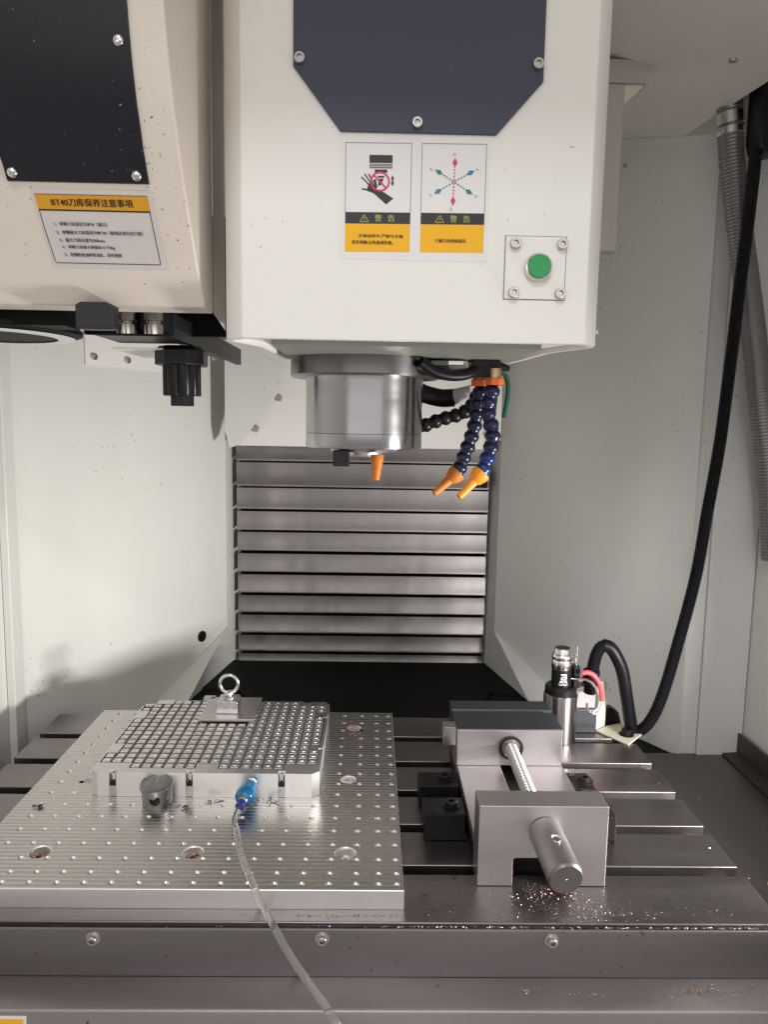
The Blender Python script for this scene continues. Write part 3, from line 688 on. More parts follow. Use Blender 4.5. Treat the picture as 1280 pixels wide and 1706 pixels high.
g = M(); g.lathe([(.0175, .0), (.0175, .0022), (.0160, .0026), (.0135, .0026), (.0132, -.004), (0, -.004)], (.2045, .9874, .0705), (0, -1, 0), 30); g.obj('screw_bushing', DPL, vs_)
# threaded spindle: crests and roots
p0 = Vector((.2040, .992, .0705)); p1 = Vector((.2045, .812, .0655)); g = M(); nth = 26
g.cyl(p0, p1, .0070, n=18); g.obj('screw_core', GAUGED, vs_)
g = M(); tl = (p1-p0).length; pt = tl/nth; prof = []
for i in range(nth): prof += [(.0069, i*pt), (.0090, i*pt+pt*.28), (.0090, i*pt+pt*.42), (.0069, i*pt+pt*.68)]
g.lathe(prof, p0, p1-p0, 20); g.obj('threaded_screw', THRD, vs_, smooth=15)
hd0 = Vector((.2045, .7788, .0665)); hd1 = Vector((.2105, .7080, .0555)); hd = hd1-hd0; hL = hd.length
g = M(); prof = [(.0, 0), (.0185, 0), (.0190, .001)]
g.lathe(prof+[(.0192, hL-.003), (.0175, hL-.0005), (.0165, hL), (0, hL)], hd0, hd, 48)
g = M(); g.lathe([(0, -.002), (.0186, -.002), (.0190, .001), (.0190, hL-.0035)], hd0, hd, 64); g.obj('knurled_handle', KNURL, vs_)
g = M(); g.lathe([(.0190, hL-.0035), (.0176, hL-.0004), (.0172, hL), (0, hL)], hd0, hd, 48); g.obj('handle_face', STEEL, vs_)
up = (Vector((0, -.2, 1))-hd.normalized()*Vector((0, -.2, 1)).dot(hd.normalized())).normalized()
g = M(); g.lathe([(.0056, .0185), (.0056, .0198), (.0048, .0202), (.0040, .0190), (0, .0186)], hd0+hd*.46, up, 20); g.obj('tommy_bar_hole', CHROME, vs_)
g = M(); g.lathe([(.0011, 0), (.0008, .0004), (0, .0004)], hd0+hd*1.0002, hd, 8); g.obj('centre_mark', CHROME, vs_)
for (x, z) in ((.2695, .0915),):
    for k in range(3): M().box(x-.003+k*.002, x-.0018+k*.002, .7785, .7789, z-.0012, z+.0006).obj('stamped_mark', CHROME, vs_)
# hold-down clamps
def clamp_block(label, x0, x1, y0, y1, z, serr=False, chips_=False):
    c = thing('hold_down_clamp', label, 'clamp', ((x0+x1)/2, (y0+y1)/2, 0), 'hold down clamps beside the vise')
    M().box(x0, x1, y0, y1, .0004, z).obj('clamp_body', BLKOX, c, bevel=.0014)
    g = M(); cx, cy = x0+(x1-x0)*.68, (y0+y1)/2
    g.lathe([(.0125, 0), (.0125, .0012), (.0085, .0014), (.0085, .006), (.0078, .0068), (.0045, .0068), (.0042, .003), (0, .003)], (cx, cy, z+.0001), (0, 0, 1), 18); g.obj('clamp_bolt', BLKOX, c)
    if serr:
        g = M(); n = 7; xx0, xx1 = x0+.012, x1-.001
        for i in range(n):
            a = xx0+(xx1-xx0)*i/n; g.prism([(a, z-.012), (a+(xx1-xx0)/n*.55, z-.012), (a+(xx1-xx0)/n*.55, z+.0015), (a, z+.0015)], 'y', y0-.0045, y0-.0004)
        g.obj('serrated_step', CHROME, c)
    return c
clamp_block('black clamp block left of the vise, the farther of the two', .0725, .1265, .9490, .9900, .032)
clamp_block('black clamp block left of the vise, the nearer one in front', .0735, .1265, .8700, .9120, .036)
clamp_block('black serrated clamp with silver teeth right behind the front block', .2830, .3170, .9450, .9960, .030, serr=True)
clamp_block('black clamp block at the right side of the front vise block', .2795, .3190, .8700, .9160, .034)
chips('metal_chips', 'grey crumbs on the serrated clamp right of the vise', [(.287, .985), (.292, .99), (.284, 1.0)], GAUGE, 40, .010, .030, (.002, .006), seed=20)

# ================================================================== TOOL SETTER group
ts = thing('tool_setter', 'steel tool length setter cylinder with black top and knurled cap', 'tool setter', (.3235, 1.172, 0))
cx, cy = .3235, 1.176
g = M(); g.lathe([(0, 0.0003), (.0275, 0.0003), (.0280, .001), (.0280, .0805), (.0270, .0815), (0, .0815)], (cx, cy, 0), (0, 0, 1), 48); g.obj('base_cylinder', TURN, ts)
g = M(); g.lathe([(.0262, .0816), (.0264, .092), (.0235, .0955), (.0, .0955)], (cx, cy, 0), (0, 0, 1), 40); g.obj('black_collar', DPL, ts)
g = M(); g.lathe([(.0165, .0955), (.0165, .1235), (0, .1235)], (cx, cy, 0), (0, 0, 1), 40); tsb = g.obj('black_sleeve', DPL, ts)
g = M(); g.lathe([(.0168, .1237), (.0172, .1245), (.0172, .1385), (.0165, .140), (.0172, .1415), (.0172, .1475), (.0152, .1500), (.0148, .1505), (.0142, .1570), (.0128, .1590), (.0122, .1590)], (cx, cy, 0), (0, 0, 1), 48); cap = g.obj('knurled_cap', CHROME, ts)
g = M(); g.lathe([(.0123, .1588), (.0, .1592)], (cx, cy, 0), (0, 0, 1), 32); g.obj('contact_face', BLKGRN, ts)
# print on the sleeve, bent round it
def onsleeve(x, z): a = x/.0166; return (cx+math.sin(a-.03)*.0168, cy-math.cos(a-.03)*.0168, z)
g = M()
for (xa, xb, za, zb) in ((-.0045, .0045, .1165, .1185), (.0022, .0045, .1110, .1165), (-.0045, -.0022, .1085, .1125), (-.0045, .0045, .1085, .1100), (-.0028, .0022, .1125, .1142)):
    k = 6
    for i in range(k): u0 = xa+(xb-xa)*i/k; u1 = xa+(xb-xa)*(i+1)/k; g.quad(onsleeve(u0, za), onsleeve(u1, za), onsleeve(u1, zb), onsleeve(u0, zb))
for j, (zz, hh) in enumerate(((.1045, .0022), (.1015, .001), (.0992, .001))):
    for i in range(11):
        if (i*7+j) % 5 == 0: continue
        u0 = -.0075+i*.00137; g.quad(onsleeve(u0, zz), onsleeve(u0+.0010, zz), onsleeve(u0+.0010, zz+hh), onsleeve(u0, zz+hh))
g.obj('sleeve_print', STK, tsb)
sb = M(); sb.box(.3415, .3520, 1.166, 1.184, .0925, .1295); sb.obj('side_block', DPL, ts, bevel=.0012)
g = M(); g.cyl((.3465, 1.172, .1295), (.3465, 1.172, .1640), .0021, n=12, bev=.0004); g.obj('air_pin', CHROME, ts)
g = M(); g.cyl((.335, 1.162, .1105), (.345, 1.160, .1105), .0018, n=10); g.obj('cable_nipple', CHROME, ts)
# bracket and box behind it
bk = thing('mounting_bracket', 'cream painted angle bracket bolted beside the tool setter', 'bracket', (.41, 1.18, 0))
g = M(); g.prism([(.3960, 1.205), (.4340, 1.150), (.4720, 1.192), (.4480, 1.236), (.4180, 1.222)], 'z', .0004, .0034); g.obj('foot', CREAMP, bk, bevel=.0006)
g = M(); g.add([(.3955, 1.206, .003), (.4175, 1.224, .003), (.4180, 1.224, .083), (.4110, 1.221, .0865), (.3965, 1.207, .0865), (.394, 1.208, .003), (.416, 1.226, .003), (.4165, 1.226, .083), (.4095, 1.223, .0865), (.395, 1.209, .0865)],
      [(0, 1, 2, 3, 4), (9, 8, 7, 6, 5), (0, 5, 6, 1), (1, 6, 7, 2), (2, 7, 8, 3), (3, 8, 9, 4), (4, 9, 5, 0)]); g.obj('upright', CREAMP, bk, bevel=.0005)
g = M(); g.lathe([(.0125, 0), (.0125, .0015), (.0085, .002), (.0085, .0095), (.0075, .0105), (.0045, .0105), (.0045, .006), (0, .006)], (.4430, 1.187, .0035), (0, 0, 1), 24); g.obj('bolt', BLKOX, bk)
sbx = thing('steel_riser_block', 'dark steel block with pale plate above beside the setter cylinder', 'block', (.375, 1.22, 0))
M().box(.350, .3945, 1.200, 1.245, .0004, .041).obj('lower_block', BLKGRN, sbx, bevel=.001)
M().box(.352, .3935, 1.208, 1.238, .0413, .0865).obj('upper_plate', GSTEEL, sbx, bevel=.001)
rw = thing('rear_stop', 'dark cast stop on the table behind the cream bracket', 'block', (.44, 1.236, 0))
g = M(); g.prism([(.418, .0004), (.452, .0004), (.446, .022), (.434, .030), (.420, .030)], 'y', 1.238, 1.255); g.obj('body', BLKOX, rw, bevel=.001)

# hoses by the setter
def ribbed(g, pts, r, amp=.10, n=14): g.tube(pts, lambda i: r*(1 if i % 2 else 1-amp), n); return g
lp = thing('corrugated_hose', 'black hose arching up behind the tool setter and down to the bracket', 'hose', (.38, 1.19, .09))
g = M(); ribbed(g, spline([(.3765, 1.190, .075), (.3790, 1.190, .108), (.3835, 1.189, .140), (.3900, 1.188, .1555), (.3985, 1.187, .1605)], .0022), .0108, .16); g.obj('ribbed_section', RUB, lp, smooth=20)
g = M(); g.tube(spline([(.3950, 1.188, .1600), (.4050, 1.187, .1580), (.4160, 1.185, .1440), (.4290, 1.185, .1160), (.4400, 1.188, .0690), (.4520, 1.196, .0220), (.4560, 1.200, .0080)], .004), .0108, 16); g.obj('smooth_section', RUB, lp)
g = M(); g.lathe([(.0125, 0), (.0138, .001), (.0138, .024), (.0125, .025), (.0105, .025)], (.3770, 1.190, .092), (.06, 0, 1), 20); g.obj('end_collar', RUB, lp)
bh = thing('long_black_hose', 'long black corrugated hose hanging from top right to the table', 'hose', (.5, 1.2, 0))
pts = spline([(.598, 1.205, 1.045), (.5965, 1.2, .978), (.593, 1.2, .870), (.586, 1.2, .740), (.581, 1.2, .636), (.573, 1.2, .500), (.561, 1.2, .390), (.549, 1.2, .278), (.526, 1.2, .158), (.505, 1.2, .066), (.487, 1.2, .022), (.468, 1.2, .004), (.452, 1.2, .008)], .0020)
g = M(); ribbed(g, pts, .0103, .13, 14); g.obj('hose_wall', RUB, bh, smooth=20)
hb = thing('cable_gland_box', 'black box and gland hanging in the top right corner above the hoses', 'gland', (.606, 1.2, 1.0))
g = M(); g.prism([(.588, 1.062), (.588, .975), (.593, .955), (.612, .950), (.632, .955), (.632, 1.062)], 'y', 1.178, 1.222); g.obj('body', DPL, hb, bevel=.004, seg=3)
g = M(); g.cyl((.606, 1.2, 1.0625), (.606, 1.2, 1.082), .013, n=20); g.obj('gland', DPL, hb)
gh_ = thing('reinforced_hose', 'thick grey wire reinforced hose running down the right wall', 'hose', (.58, 1.23, 1.0))
pts = spline([(.566, 1.24, 1.06), (.5700, 1.24, 1.02), (.5785, 1.24, .955), (.5950, 1.24, .870), (.6150, 1.24, .778), (.6375, 1.24, .672), (.6590, 1.24, .560), (.682, 1.24, .442), (.699, 1.235, .30)], .0028)
g = M(); g.tube(pts, lambda i: .0205 if i % 2 else .0198, 22); g.obj('hose_wall', HOSEG, gh_, smooth=20)
g = M(); g.lathe([(.0208, 0), (.0216, .0005), (.0216, .0105), (.0208, .011)], (.5730, 1.24, .995), Vector((-.12, 0, 1)), 28); g.lathe([(.0208, 0), (.0222, .0006), (.0222, .018), (.0208, .019)], (.5715, 1.24, 1.010), Vector((-.12, 0, 1)), 28); g.obj('hose_clamp', CHROME, gh_)
g = M(); g.cyl((.5450, 1.228, .998), (.5560, 1.228, 1.002), .003, n=10); g.obj('clamp_screw', CHROME, gh_)
# red sleeve and bright conduit
rs = thing('sleeved_cable', 'thin cable in a red sleeve curving right from the tool setter', 'cable', (.352, 1.16, .12))
g = M(); g.tube(spline([(.3520, 1.158, .1215), (.3620, 1.158, .1230), (.3730, 1.158, .1170), (.3820, 1.158, .1040), (.3865, 1.158, .0880), (.3880, 1.158, .0740)], .003), .0040, 12); g.obj('red_sleeve', REDS, rs)
g = M(); g.tube(spline([(.3880, 1.158, .0760), (.3875, 1.158, .0640), (.3820, 1.158, .0540), (.3740, 1.158, .0520), (.3680, 1.160, .058)], .003), .0019, 10); g.obj('grey_cable', CAST, rs)
cb = thing('steel_conduit', 'bright coiled steel conduit looping from the tool setter', 'conduit', (.35, 1.15, .11))
g = M(); ribbed(g, spline([(.3440, 1.152, .1120), (.3560, 1.151, .1130), (.3680, 1.150, .1070), (.3765, 1.150, .0930), (.3785, 1.150, .0770), (.3760, 1.150, .0640), (.3700, 1.151, .0570), (.3640, 1.153, .0600), (.3620, 1.156, .072)], .0009), .0024, .22, 10); g.obj('coil', CHROME, cb, smooth=20)

# ================================================================== SPINDLE HEAD
sh = thing('milling_unit', 'large white machine head with dark plate, warning labels and green button', 'machine head', (.04, 1.0, .61))
HB = .6135
plan = [(-.1405, .8), (.2270, .8), (.2440, .818), (.2475, .834), (.2170, .9064), (.2000, 1.0817), (-.1270, 1.0722), (-.1378, .8944), (-.1635, .834), (-.1600, .818)]
g = M(); n = len(plan); zt_ = 1.09
pcx, pcy = .04, .93
rimp = [(pcx+(x-pcx)*.965, pcy+(y-pcy)*.93) for x, y in plan]
g.add([(x, y, HB) for x, y in plan]+[(x, y, zt_) for x, y in plan], [(i, (i+1) % n, n+(i+1) % n, n+i) for i in range(n)]+[tuple(range(n, 2*n))])
g.add([(x, y, HB) for x, y in plan]+[(x, y, HB) for x, y in rimp], [(i, n+i, n+(i+1) % n, (i+1) % n) for i in range(n)])
g.add([(x, y, HB) for x, y in rimp]+[(x, y, HB+.006) for x, y in rimp], [(i, n+i, n+(i+1) % n, (i+1) % n) for i in range(n)]+[tuple(range(n, 2*n))[::-1]])
hc = g.obj('head_cover', HEADW, sh, bevel=.0014, seg=2)
hc.data.validate(); bm = bmesh.new(); bm.from_mesh(hc.data); bmesh.ops.remove_doubles(bm, verts=bm.verts, dist=1e-5); bmesh.ops.recalc_face_normals(bm, faces=bm.faces); bm.to_mesh(hc.data); bm.free()
hc.data.polygons.foreach_set('use_smooth', [True]*len(hc.data.polygons)); hc.data.set_sharp_from_angle(angle=R(40))
M().box(-.115, .19, .84, 1.05, HB-.002, HB+.004).obj('underside_plate', mat('underside_grey', (.24, .245, .215), 0, .45, var=.1), sh)
g = M(); g.prism([(-.0861, 1.08), (.1705, 1.08), (.1705, .8765), (.1238, .8235), (-.0372, .8235), (-.0861, .8855)], 'y', .7968, .7998); fpn = g.obj('front_plate', SLATE, sh, bevel=.0006)
for p in ((-.0793, .8918), (.1640, .8920), (.0417, .8326)): screw(fpn, (p[0], .7969, p[1]), (0, -1, 0), .0056)
# warning stickers (mapping: photograph rows and columns measured on the sheet, in metres here)
def hx(px): return -.0313+(px-577)*.000624
def hz(px, py): return .8137-(py-238-.0115*(px-577))*.000607
stk = M().box(hx(569), hx(818), .79955, .7999, hz(640, 431), hz(640, 229)).obj('warning_sticker', STK, sh)
def flat(g, poly, y=.7994):
    g.add([(hx(a), y, hz(a, b)) for a, b in poly], [tuple(range(len(poly)))])
def line(g, a, b, w_, y=.7993):
    dxx, dyy = b[0]-a[0], b[1]-a[1]; L = math.hypot(dxx, dyy); nx, ny = -dyy/L*w_/2, dxx/L*w_/2
    flat(g, [(a[0]+nx, a[1]+ny), (b[0]+nx, b[1]+ny), (b[0]-nx, b[1]-ny), (a[0]-nx, a[1]-ny)], y)
gk = M(); gy = M(); gr = M(); gg_ = M(); gbl = M(); ggr = M(); gol = M(); gbox = M()
for (xa, xb) in ((576.5, 686), (703.5, 811)):
    for (p, q) in (((xa, 238.5), (xb, 238.5)), ((xb, 238.5), (xb, 352)), ((xa, 238.5), (xa, 352))): line(ggr, p, q, .9)
    flat(gk, [(xa, 352), (xb, 352), (xb, 371), (xa, 371)], .7994); flat(gy, [(xa, 371.2), (xb, 371.2), (xb, 418), (xa, 418)], .7994)
    cxx = xa+32
    for (p, q) in (((cxx, 356), (cxx+7.5, 368)), ((cxx+7.5, 368), (cxx-7.5, 368)), ((cxx-7.5, 368), (cxx, 356)), ((cxx, 360), (cxx, 364.5)), ((cxx, 365.5), (cxx, 366.6))): line(gol, p, q, 1.1, .7991)
    for ch_, x0_ in (('警', xa+50), ('告', xa+72)): text_in(gol, ch_, hx(x0_), hx(x0_+11), hz(x0_, 367.5), hz(x0_, 356), lambda x, z: (x, .7991, z), .02)
text_in(gk, '主轴运转中,严禁与主轴', hx(599), hx(674), hz(636, 394.5), hz(636, 388.5), lambda x, z: (x, .7991, z), .02)
text_in(gk, '发生接触,以免造成伤害。', hx(588), hx(658), hz(620, 405.5), hz(620, 399.0), lambda x, z: (x, .7991, z), .02)
text_in(gk, '三轴方向坐标指示', hx(728), hx(781), hz(754, 401.5), hz(754, 395), lambda x, z: (x, .7991, z), .02)
# crushing hand pictogram
flat(gk, [(616, 258), (654.5, 258), (654.5, 271), (616, 271)]); line(ggr, (616, 273.2), (654.5, 273.2), 1.6); line(gk, (616, 275.6), (654.5, 275.6), 1.3); line(ggr, (616, 278.6), (654.5, 278.6), 2.4)
flat(gk, [(625, 281.6), (646, 281.6), (646, 287), (625, 287)])
flat(gk, [(613, 311), (618, 301), (622, 303), (628, 313), (642, 319.5), (657, 329), (645, 339), (624, 321), (613, 317)])
for p, q, w2 in (((603, 294), (616, 307), 2.2), ((608, 289), (618, 303), 2.2), ((615, 289), (622, 303), 2.2), ((604, 313.5), (617, 316), 2.6), ((625, 298), (628, 312), 4.5)): line(gk, p, q, w2)
flat(gk, [(630, 292), (641, 292), (641, 295), (630, 295)]); flat(gk, [(632, 297), (640, 296), (637, 306), (631, 309)])
flat(gk, [(655, 291), (658, 297), (656.4, 297), (656.4, 303), (658, 303), (655, 309), (652, 303), (653.6, 303), (653.6, 297), (652, 297)])
K = 32; cc = (634, 301.5)
for i in range(K):
    a0, a1 = 2*math.pi*i/K, 2*math.pi*(i+1)/K
    flat(gr, [(cc[0]+16.5*math.cos(a0), cc[1]+16.5*math.sin(a0)), (cc[0]+16.5*math.cos(a1), cc[1]+16.5*math.sin(a1)), (cc[0]+13.6*math.cos(a1), cc[1]+13.6*math.sin(a1)), (cc[0]+13.6*math.cos(a0), cc[1]+13.6*math.sin(a0))], .7990)
line(gr, (cc[0]-10.5, cc[1]-10.5), (cc[0]+10.5, cc[1]+10.5), 2.6, .7989)
# axis pictogram
c0 = (758, 300.5)
def dashed(g, end, w2=2.0):
    dxx, dyy = end[0]-c0[0], end[1]-c0[1]; L = math.hypot(dxx, dyy); ux, uy = dxx/L, dyy/L; t_ = 1.5; tip = 13
    while t_ < L-tip: line(g, (c0[0]+ux*t_, c0[1]+uy*t_), (c0[0]+ux*min(t_+3.4, L-tip), c0[1]+uy*min(t_+3.4, L-tip)), w2, .7992); t_ += 5.4
    b0 = (c0[0]+ux*(L-tip), c0[1]+uy*(L-tip)); m0 = (c0[0]+ux*(L-tip+5), c0[1]+uy*(L-tip+5)); nx, ny = -uy, ux
    flat(g, [(b0[0]+nx*1.5, b0[1]+ny*1.5), (m0[0]+nx*4.2, m0[1]+ny*4.2), end, (m0[0]-nx*4.2, m0[1]-ny*4.2), (b0[0]-nx*1.5, b0[1]-ny*1.5)], .7992)
dashed(gr, (759, 261)); dashed(gr, (757, 340)); dashed(gg_, (726, 281)); dashed(gg_, (790, 321)); dashed(gbl, (792, 281.5)); dashed(gbl, (725, 320.5))
for s_, px, py, gt in (('Z+', 755.5, 258.5, gr), ('Z-', 752, 348, ggr), ('X-', 717, 282.5, ggr), ('Y+', 794, 283, ggr), ('X+', 793, 326.5, ggr), ('Y-', 717, 325.5, ggr)): text_in(gt, s_, hx(px), hx(px+5.4), hz(px, py), hz(px, py-4.8), lambda x, z: (x, .7991, z), 0)
for nm, gx, ma in (('black_print', gk, INK), ('yellow_panel', gy, YEL), ('red_print', gr, RED), ('green_print', gg_, GRN), ('blue_print', gbl, BLU), ('grey_print', ggr, INKG), ('olive_print', gol, OLI)): gx.obj(nm, ma, stk, smooth=0)
# button plate
g = M(); X0b, X1b, Z0b, Z1b = .1382, .2024, .6595, .7238
bp_ = M().box(X0b, X1b, .7978, .7998, Z0b, Z1b).obj('button_plate', HEADW, sh, bevel=.0012)
M().box(X0b-.0008, X1b+.0008, .79965, .7999, Z0b-.0008, Z1b+.0008).obj('plate_gasket', INKG, sh)
for x in (.1478, .1974):
    for z in (.6655, .7158): screw(bp_, (x, .7979, z), (0, -1, 0), .0058)
g = M(); g.lathe([(.0140, 0), (.0145, .0015), (.0145, .006), (.0136, .0085), (.0122, .0092), (.0118, .0085)], (.1724, .7978, .6917), (0, -1, 0), 36); g.obj('button_bezel', CHROME, bp_)
g = M(); g.lathe([(.0119, .0080), (.0119, .0098), (.0112, .0108), (0, .0112)], (.1724, .7978, .6917), (0, -1, 0), 36); g.obj('push_button', BTN, bp_)
inst('screw', screw_mesh(.004, SCREWM), sh, (.2462, .831, .631), aim((1, 0, 0)))
inst('screw', screw_mesh(.004, SCREWM), sh, (-.1650, .90, .640), aim((-1, 0, 0)))
# spindle
sc = (-.0115, 1.040)
g = M(); g.lathe([(.0, HB+.001), (.1030, HB+.001), (.1038, HB-.001), (.1038, .5885), (.1020, .5865), (.074, .5862)][::-1], (sc[0]+.001, sc[1], 0), (0, 0, 1), 72); g.obj('spindle_flange', FLANGE, sh)
g = M(); g.lathe([(.0, .4885), (.046, .4885), (.0800, .4905), (.0815, .4925), (.0815, .5100), (.0808, .5104), (.0815, .5108), (.0815, .580), (.0825, .5862)], (sc[0], sc[1], 0), (0, 0, 1), 72); g.obj('spindle_housing', SPIN, sh)
g = M(); g.lathe([(.0, .4775), (.024, .4775), (.026, .4795), (.027, .4845), (.046, .4850), (.048, .4880), (.050, .4905)], (sc[0], sc[1], 0), (0, 0, 1), 56); g.obj('spindle_nose', GSTEEL, sh)
M().box(-.052, -.030, .985, 1.005, .4665, .4880).obj('drive_key', DPL, sh, bevel=.001)
M().box(.075, .125, .985, 1.06, .598, .6090).obj('sensor_block', CAST, sh, bevel=.0015)
M().box(.075, .100, .975, 1.06, .588, .6020).obj('hose_manifold', LINK, sh, bevel=.0015)
M().box(.098, .118, .968, .975, .6030, .6075).obj('sensor_cap', HEADW, sh, bevel=.0008)
M().box(.1320, .1690, .985, 1.035, .5890, .6120).obj('coolant_valve_block', BLKOX, sh, bevel=.0015)
g = M(); g.cyl((.1690, 1.005, .6050), (.1850, 1.005, .6010), .0065, .0035, n=14); g.obj('valve_spindle', BLKOX, sh)
# casting behind the cover
hcst = thing('head_casting', 'grey cast body and bar seen behind the right edge of the white head', 'casting', (.2, 1.2, .78))
M().box(-.05, .3600, 1.125, 1.150, .785, 1.020).obj('casting_body', CAST, hcst, bevel=.002)
M().box(.10, .3920, 1.122, 1.152, 1.0202, 1.052).obj('casting_bar', CAST, hcst, bevel=.0015)
g = M(); g.prism([(.3605, .992), (.3605, 1.0200), (.3895, 1.0200)], 'y', 1.1300, 1.1360); g.obj('gusset', MAGW, hcst)

# ================================================================== COOLANT HOSES (ball segments)
seg = M(); seg.lathe([(.0040, 0), (.0056, .0006), (.0080, .0036), (.0086, .0066), (.0080, .0092), (.0066, .0108), (.0064, .0136), (.0050, .0140)], n=16)
def segmesh(ma):
    me = seg.mesh('segment', smooth=50); me.materials.append(ma); return me
SB, SN, SBB, SK = segmesh(BLUP), segmesh(NVYP), segmesh(BLUB), segmesh(DPL)
def loc_hose(label, pts, scale, mes, noz_dir=None, noz_ma=None, nozL=.04, last=None):
    r_ = thing('coolant_hose', label, 'coolant hose', tuple(pts[0]), 'segmented coolant hoses under the machine head')
    P = spline(pts, .0122*scale)
    if (Vector(pts[-1])-P[-1]).length > .004: P.append(Vector(pts[-1]))
    for i in range(len(P)-1):
        d_ = (P[i+1]-P[i]).normalized(); me = mes if not (last and i >= len(P)-3) else last
        inst('segment', me, r_, P[i], aim(d_), scale)
    if noz_dir:
        g = M(); s_ = scale*.86; g.lathe([(.0068*s_, 0), (.0118*s_, .001*s_), (.0110*s_, .006*s_), (.0085*s_, .013*s_), (.0052*s_, .016*s_)] + [(.0062*s_, .016*s_), (.0040*s_, nozL), (.0030*s_, nozL), (.0028*s_, nozL-.006)], pts[-1], noz_dir, 18); g.obj('nozzle', noz_ma, r_)
    return r_, P
hA, PA = loc_hose('nearest blue segmented coolant hose with bright orange nozzle', [(.1625, .99, .578), (.1560, .99, .558), (.1545, .988, .538), (.1620, .985, .520), (.1610, .982, .497), (.1540, .98, .478), (.1480, .975, .462)], 1.28, SB, (-.0325, -.010, -.034), ORG, .046, last=SBB)
hB, PB = loc_hose('dark blue segmented coolant hose with dull orange nozzle, left neighbour', [(.1500, 1.025, .578), (.1470, 1.03, .548), (.1430, 1.03, .519), (.1350, 1.03, .494), (.1270, 1.03, .472), (.1220, 1.028, .458)], 1.28, SN, (-.036, -.010, -.032), ORG2, .046)
hC, PC = loc_hose('black segmented hose curling left behind the spindle', [(.153, 1.07, .572), (.149, 1.08, .556), (.140, 1.09, .545), (.127, 1.095, .538), (.108, 1.10, .534), (.090, 1.10, .527), (.070, 1.10, .519), (.045, 1.10, .512)], 1.28, SK)
for hh, c_ in ((hA, (.1630, .99, .5780)), (hB, (.1480, 1.02, .5780))):
    g = M(); g.lathe([(.0125, 0), (.0130, .001), (.0130, .0085), (.0120, .0095), (.0060, .0096)], c_, (0, 0, 1), 8, .3); g.obj('hex_ring', ORGR, hh)
    g = M(); g.lathe([(.0090, .0096), (.0090, .022)], c_, (0, 0, 1), 14); g.obj('threaded_stub', BRASS, hh)
ns = thing('spindle_nozzle', 'short orange nozzle pointing down beneath the spindle nose', 'nozzle', (.006, 1.0, .475))
g = M(); g.lathe([(.0085, 0), (.0090, .001), (.0085, .008), (.0048, .034), (.0036, .034), (.0034, .03)], (.0075, .985, .4830), (-.04, -.05, -1), 18); g.obj('nozzle', ORG2, ns)
bc = thing('black_coolant_hose', 'thick black hose running right from behind the spindle', 'hose', (.06, 1.12, .57))
g = M(); g.tube(spline([(.02, 1.12, .590), (.062, 1.12, .5765), (.081, 1.12, .5690), (.104, 1.12, .5640), (.126, 1.12, .5650)], .004), .0135, 18); g.obj('hose_wall', RUB, bc)
g = M(); g.cyl((.124, 1.118, .5655), (.150, 1.110, .5720), .0125, n=18, bev=.001); g.obj('end_fitting', CAST, bc)
bd = thing('curved_black_hose', 'thin curved black hose hugging the spindle flange right side', 'hose', (.08, 1.0, .6))
g = M(); g.tube(spline([(.060, .955, .604), (.080, .965, .5930), (.105, .975, .5890), (.128, .985, .5930), (.142, .995, .603)], .004), .0075, 14); g.obj('hose_wall', RUB, bd)
gt = thing('green_tube', 'thin green tube dangling right of the blue coolant hoses', 'tube', (.18, 1.05, .6))
g = M(); g.tube(spline([(.1780, 1.045, .6080), (.1820, 1.048, .6000), (.1890, 1.05, .5930), (.1925, 1.05, .5800), (.1915, 1.05, .5600), (.1880, 1.05, .5350)], .003), lambda i: .0034, 12); g.obj('tube_wall', GRNP, gt)
gt2 = thing('green_tube', 'dark green tube tucked close behind the blue coolant hose', 'tube', (.17, 1.06, .6))
g = M(); g.tube(spline([(.1740, 1.06, .5980), (.1760, 1.06, .5780), (.1760, 1.06, .5560), (.1730, 1.06, .5350)], .003), .0034, 12); g.obj('tube_wall', GRNP, gt2)

# ================================================================== TOOL MAGAZINE
tm = thing('tool_magazine', 'cream tool magazine cover with black plate hanging at upper left', 'tool magazine', (-.4, .8, .64))
PR = [(1.12, .655), (1.02, .664), (.96, .671), (.90, .6805), (.87, .688), (.84, .6975), (.81, .7105), (.778, .7285), (.75, .7465), (.718, .7690), (.69, .7925), (.668, .8100), (.6477, .8275)]
def my(z):
    for (za, ya), (zb, yb) in zip(PR[:-1], PR[1:]):
        if zb <= z <= za: t_ = (za-z)/(za-zb); return ya+(yb-ya)*t_
    return PR[0][1] if z > PR[0][0] else PR[-1][1]
XR_ = -.1855
fine = []
for (za, ya), (zb, yb) in zip(PR[:-1], PR[1:]):
    for k in range(3): fine.append((za+(zb-za)*k/3, ya+(yb-ya)*k/3))
fine.append(PR[-1][::1]); 
g = M()
polyYZ = [(y, z) for z, y in fine]+[(.872, .6477), (.872, 1.12)]
g.prism(polyYZ, 'x', -.75, XR_); g.obj('cover', MAGW, tm, bevel=.0025, seg=3)
g = M(); g.add([(XR_, .8722, .6477), (XR_, .8722, 1.12), (-.2050, 1.04, 1.12), (-.2050, 1.04, .6477)], [(0, 1, 2, 3)]); 
g.obj('rear_shroud', MAGW, tm, smooth=0)
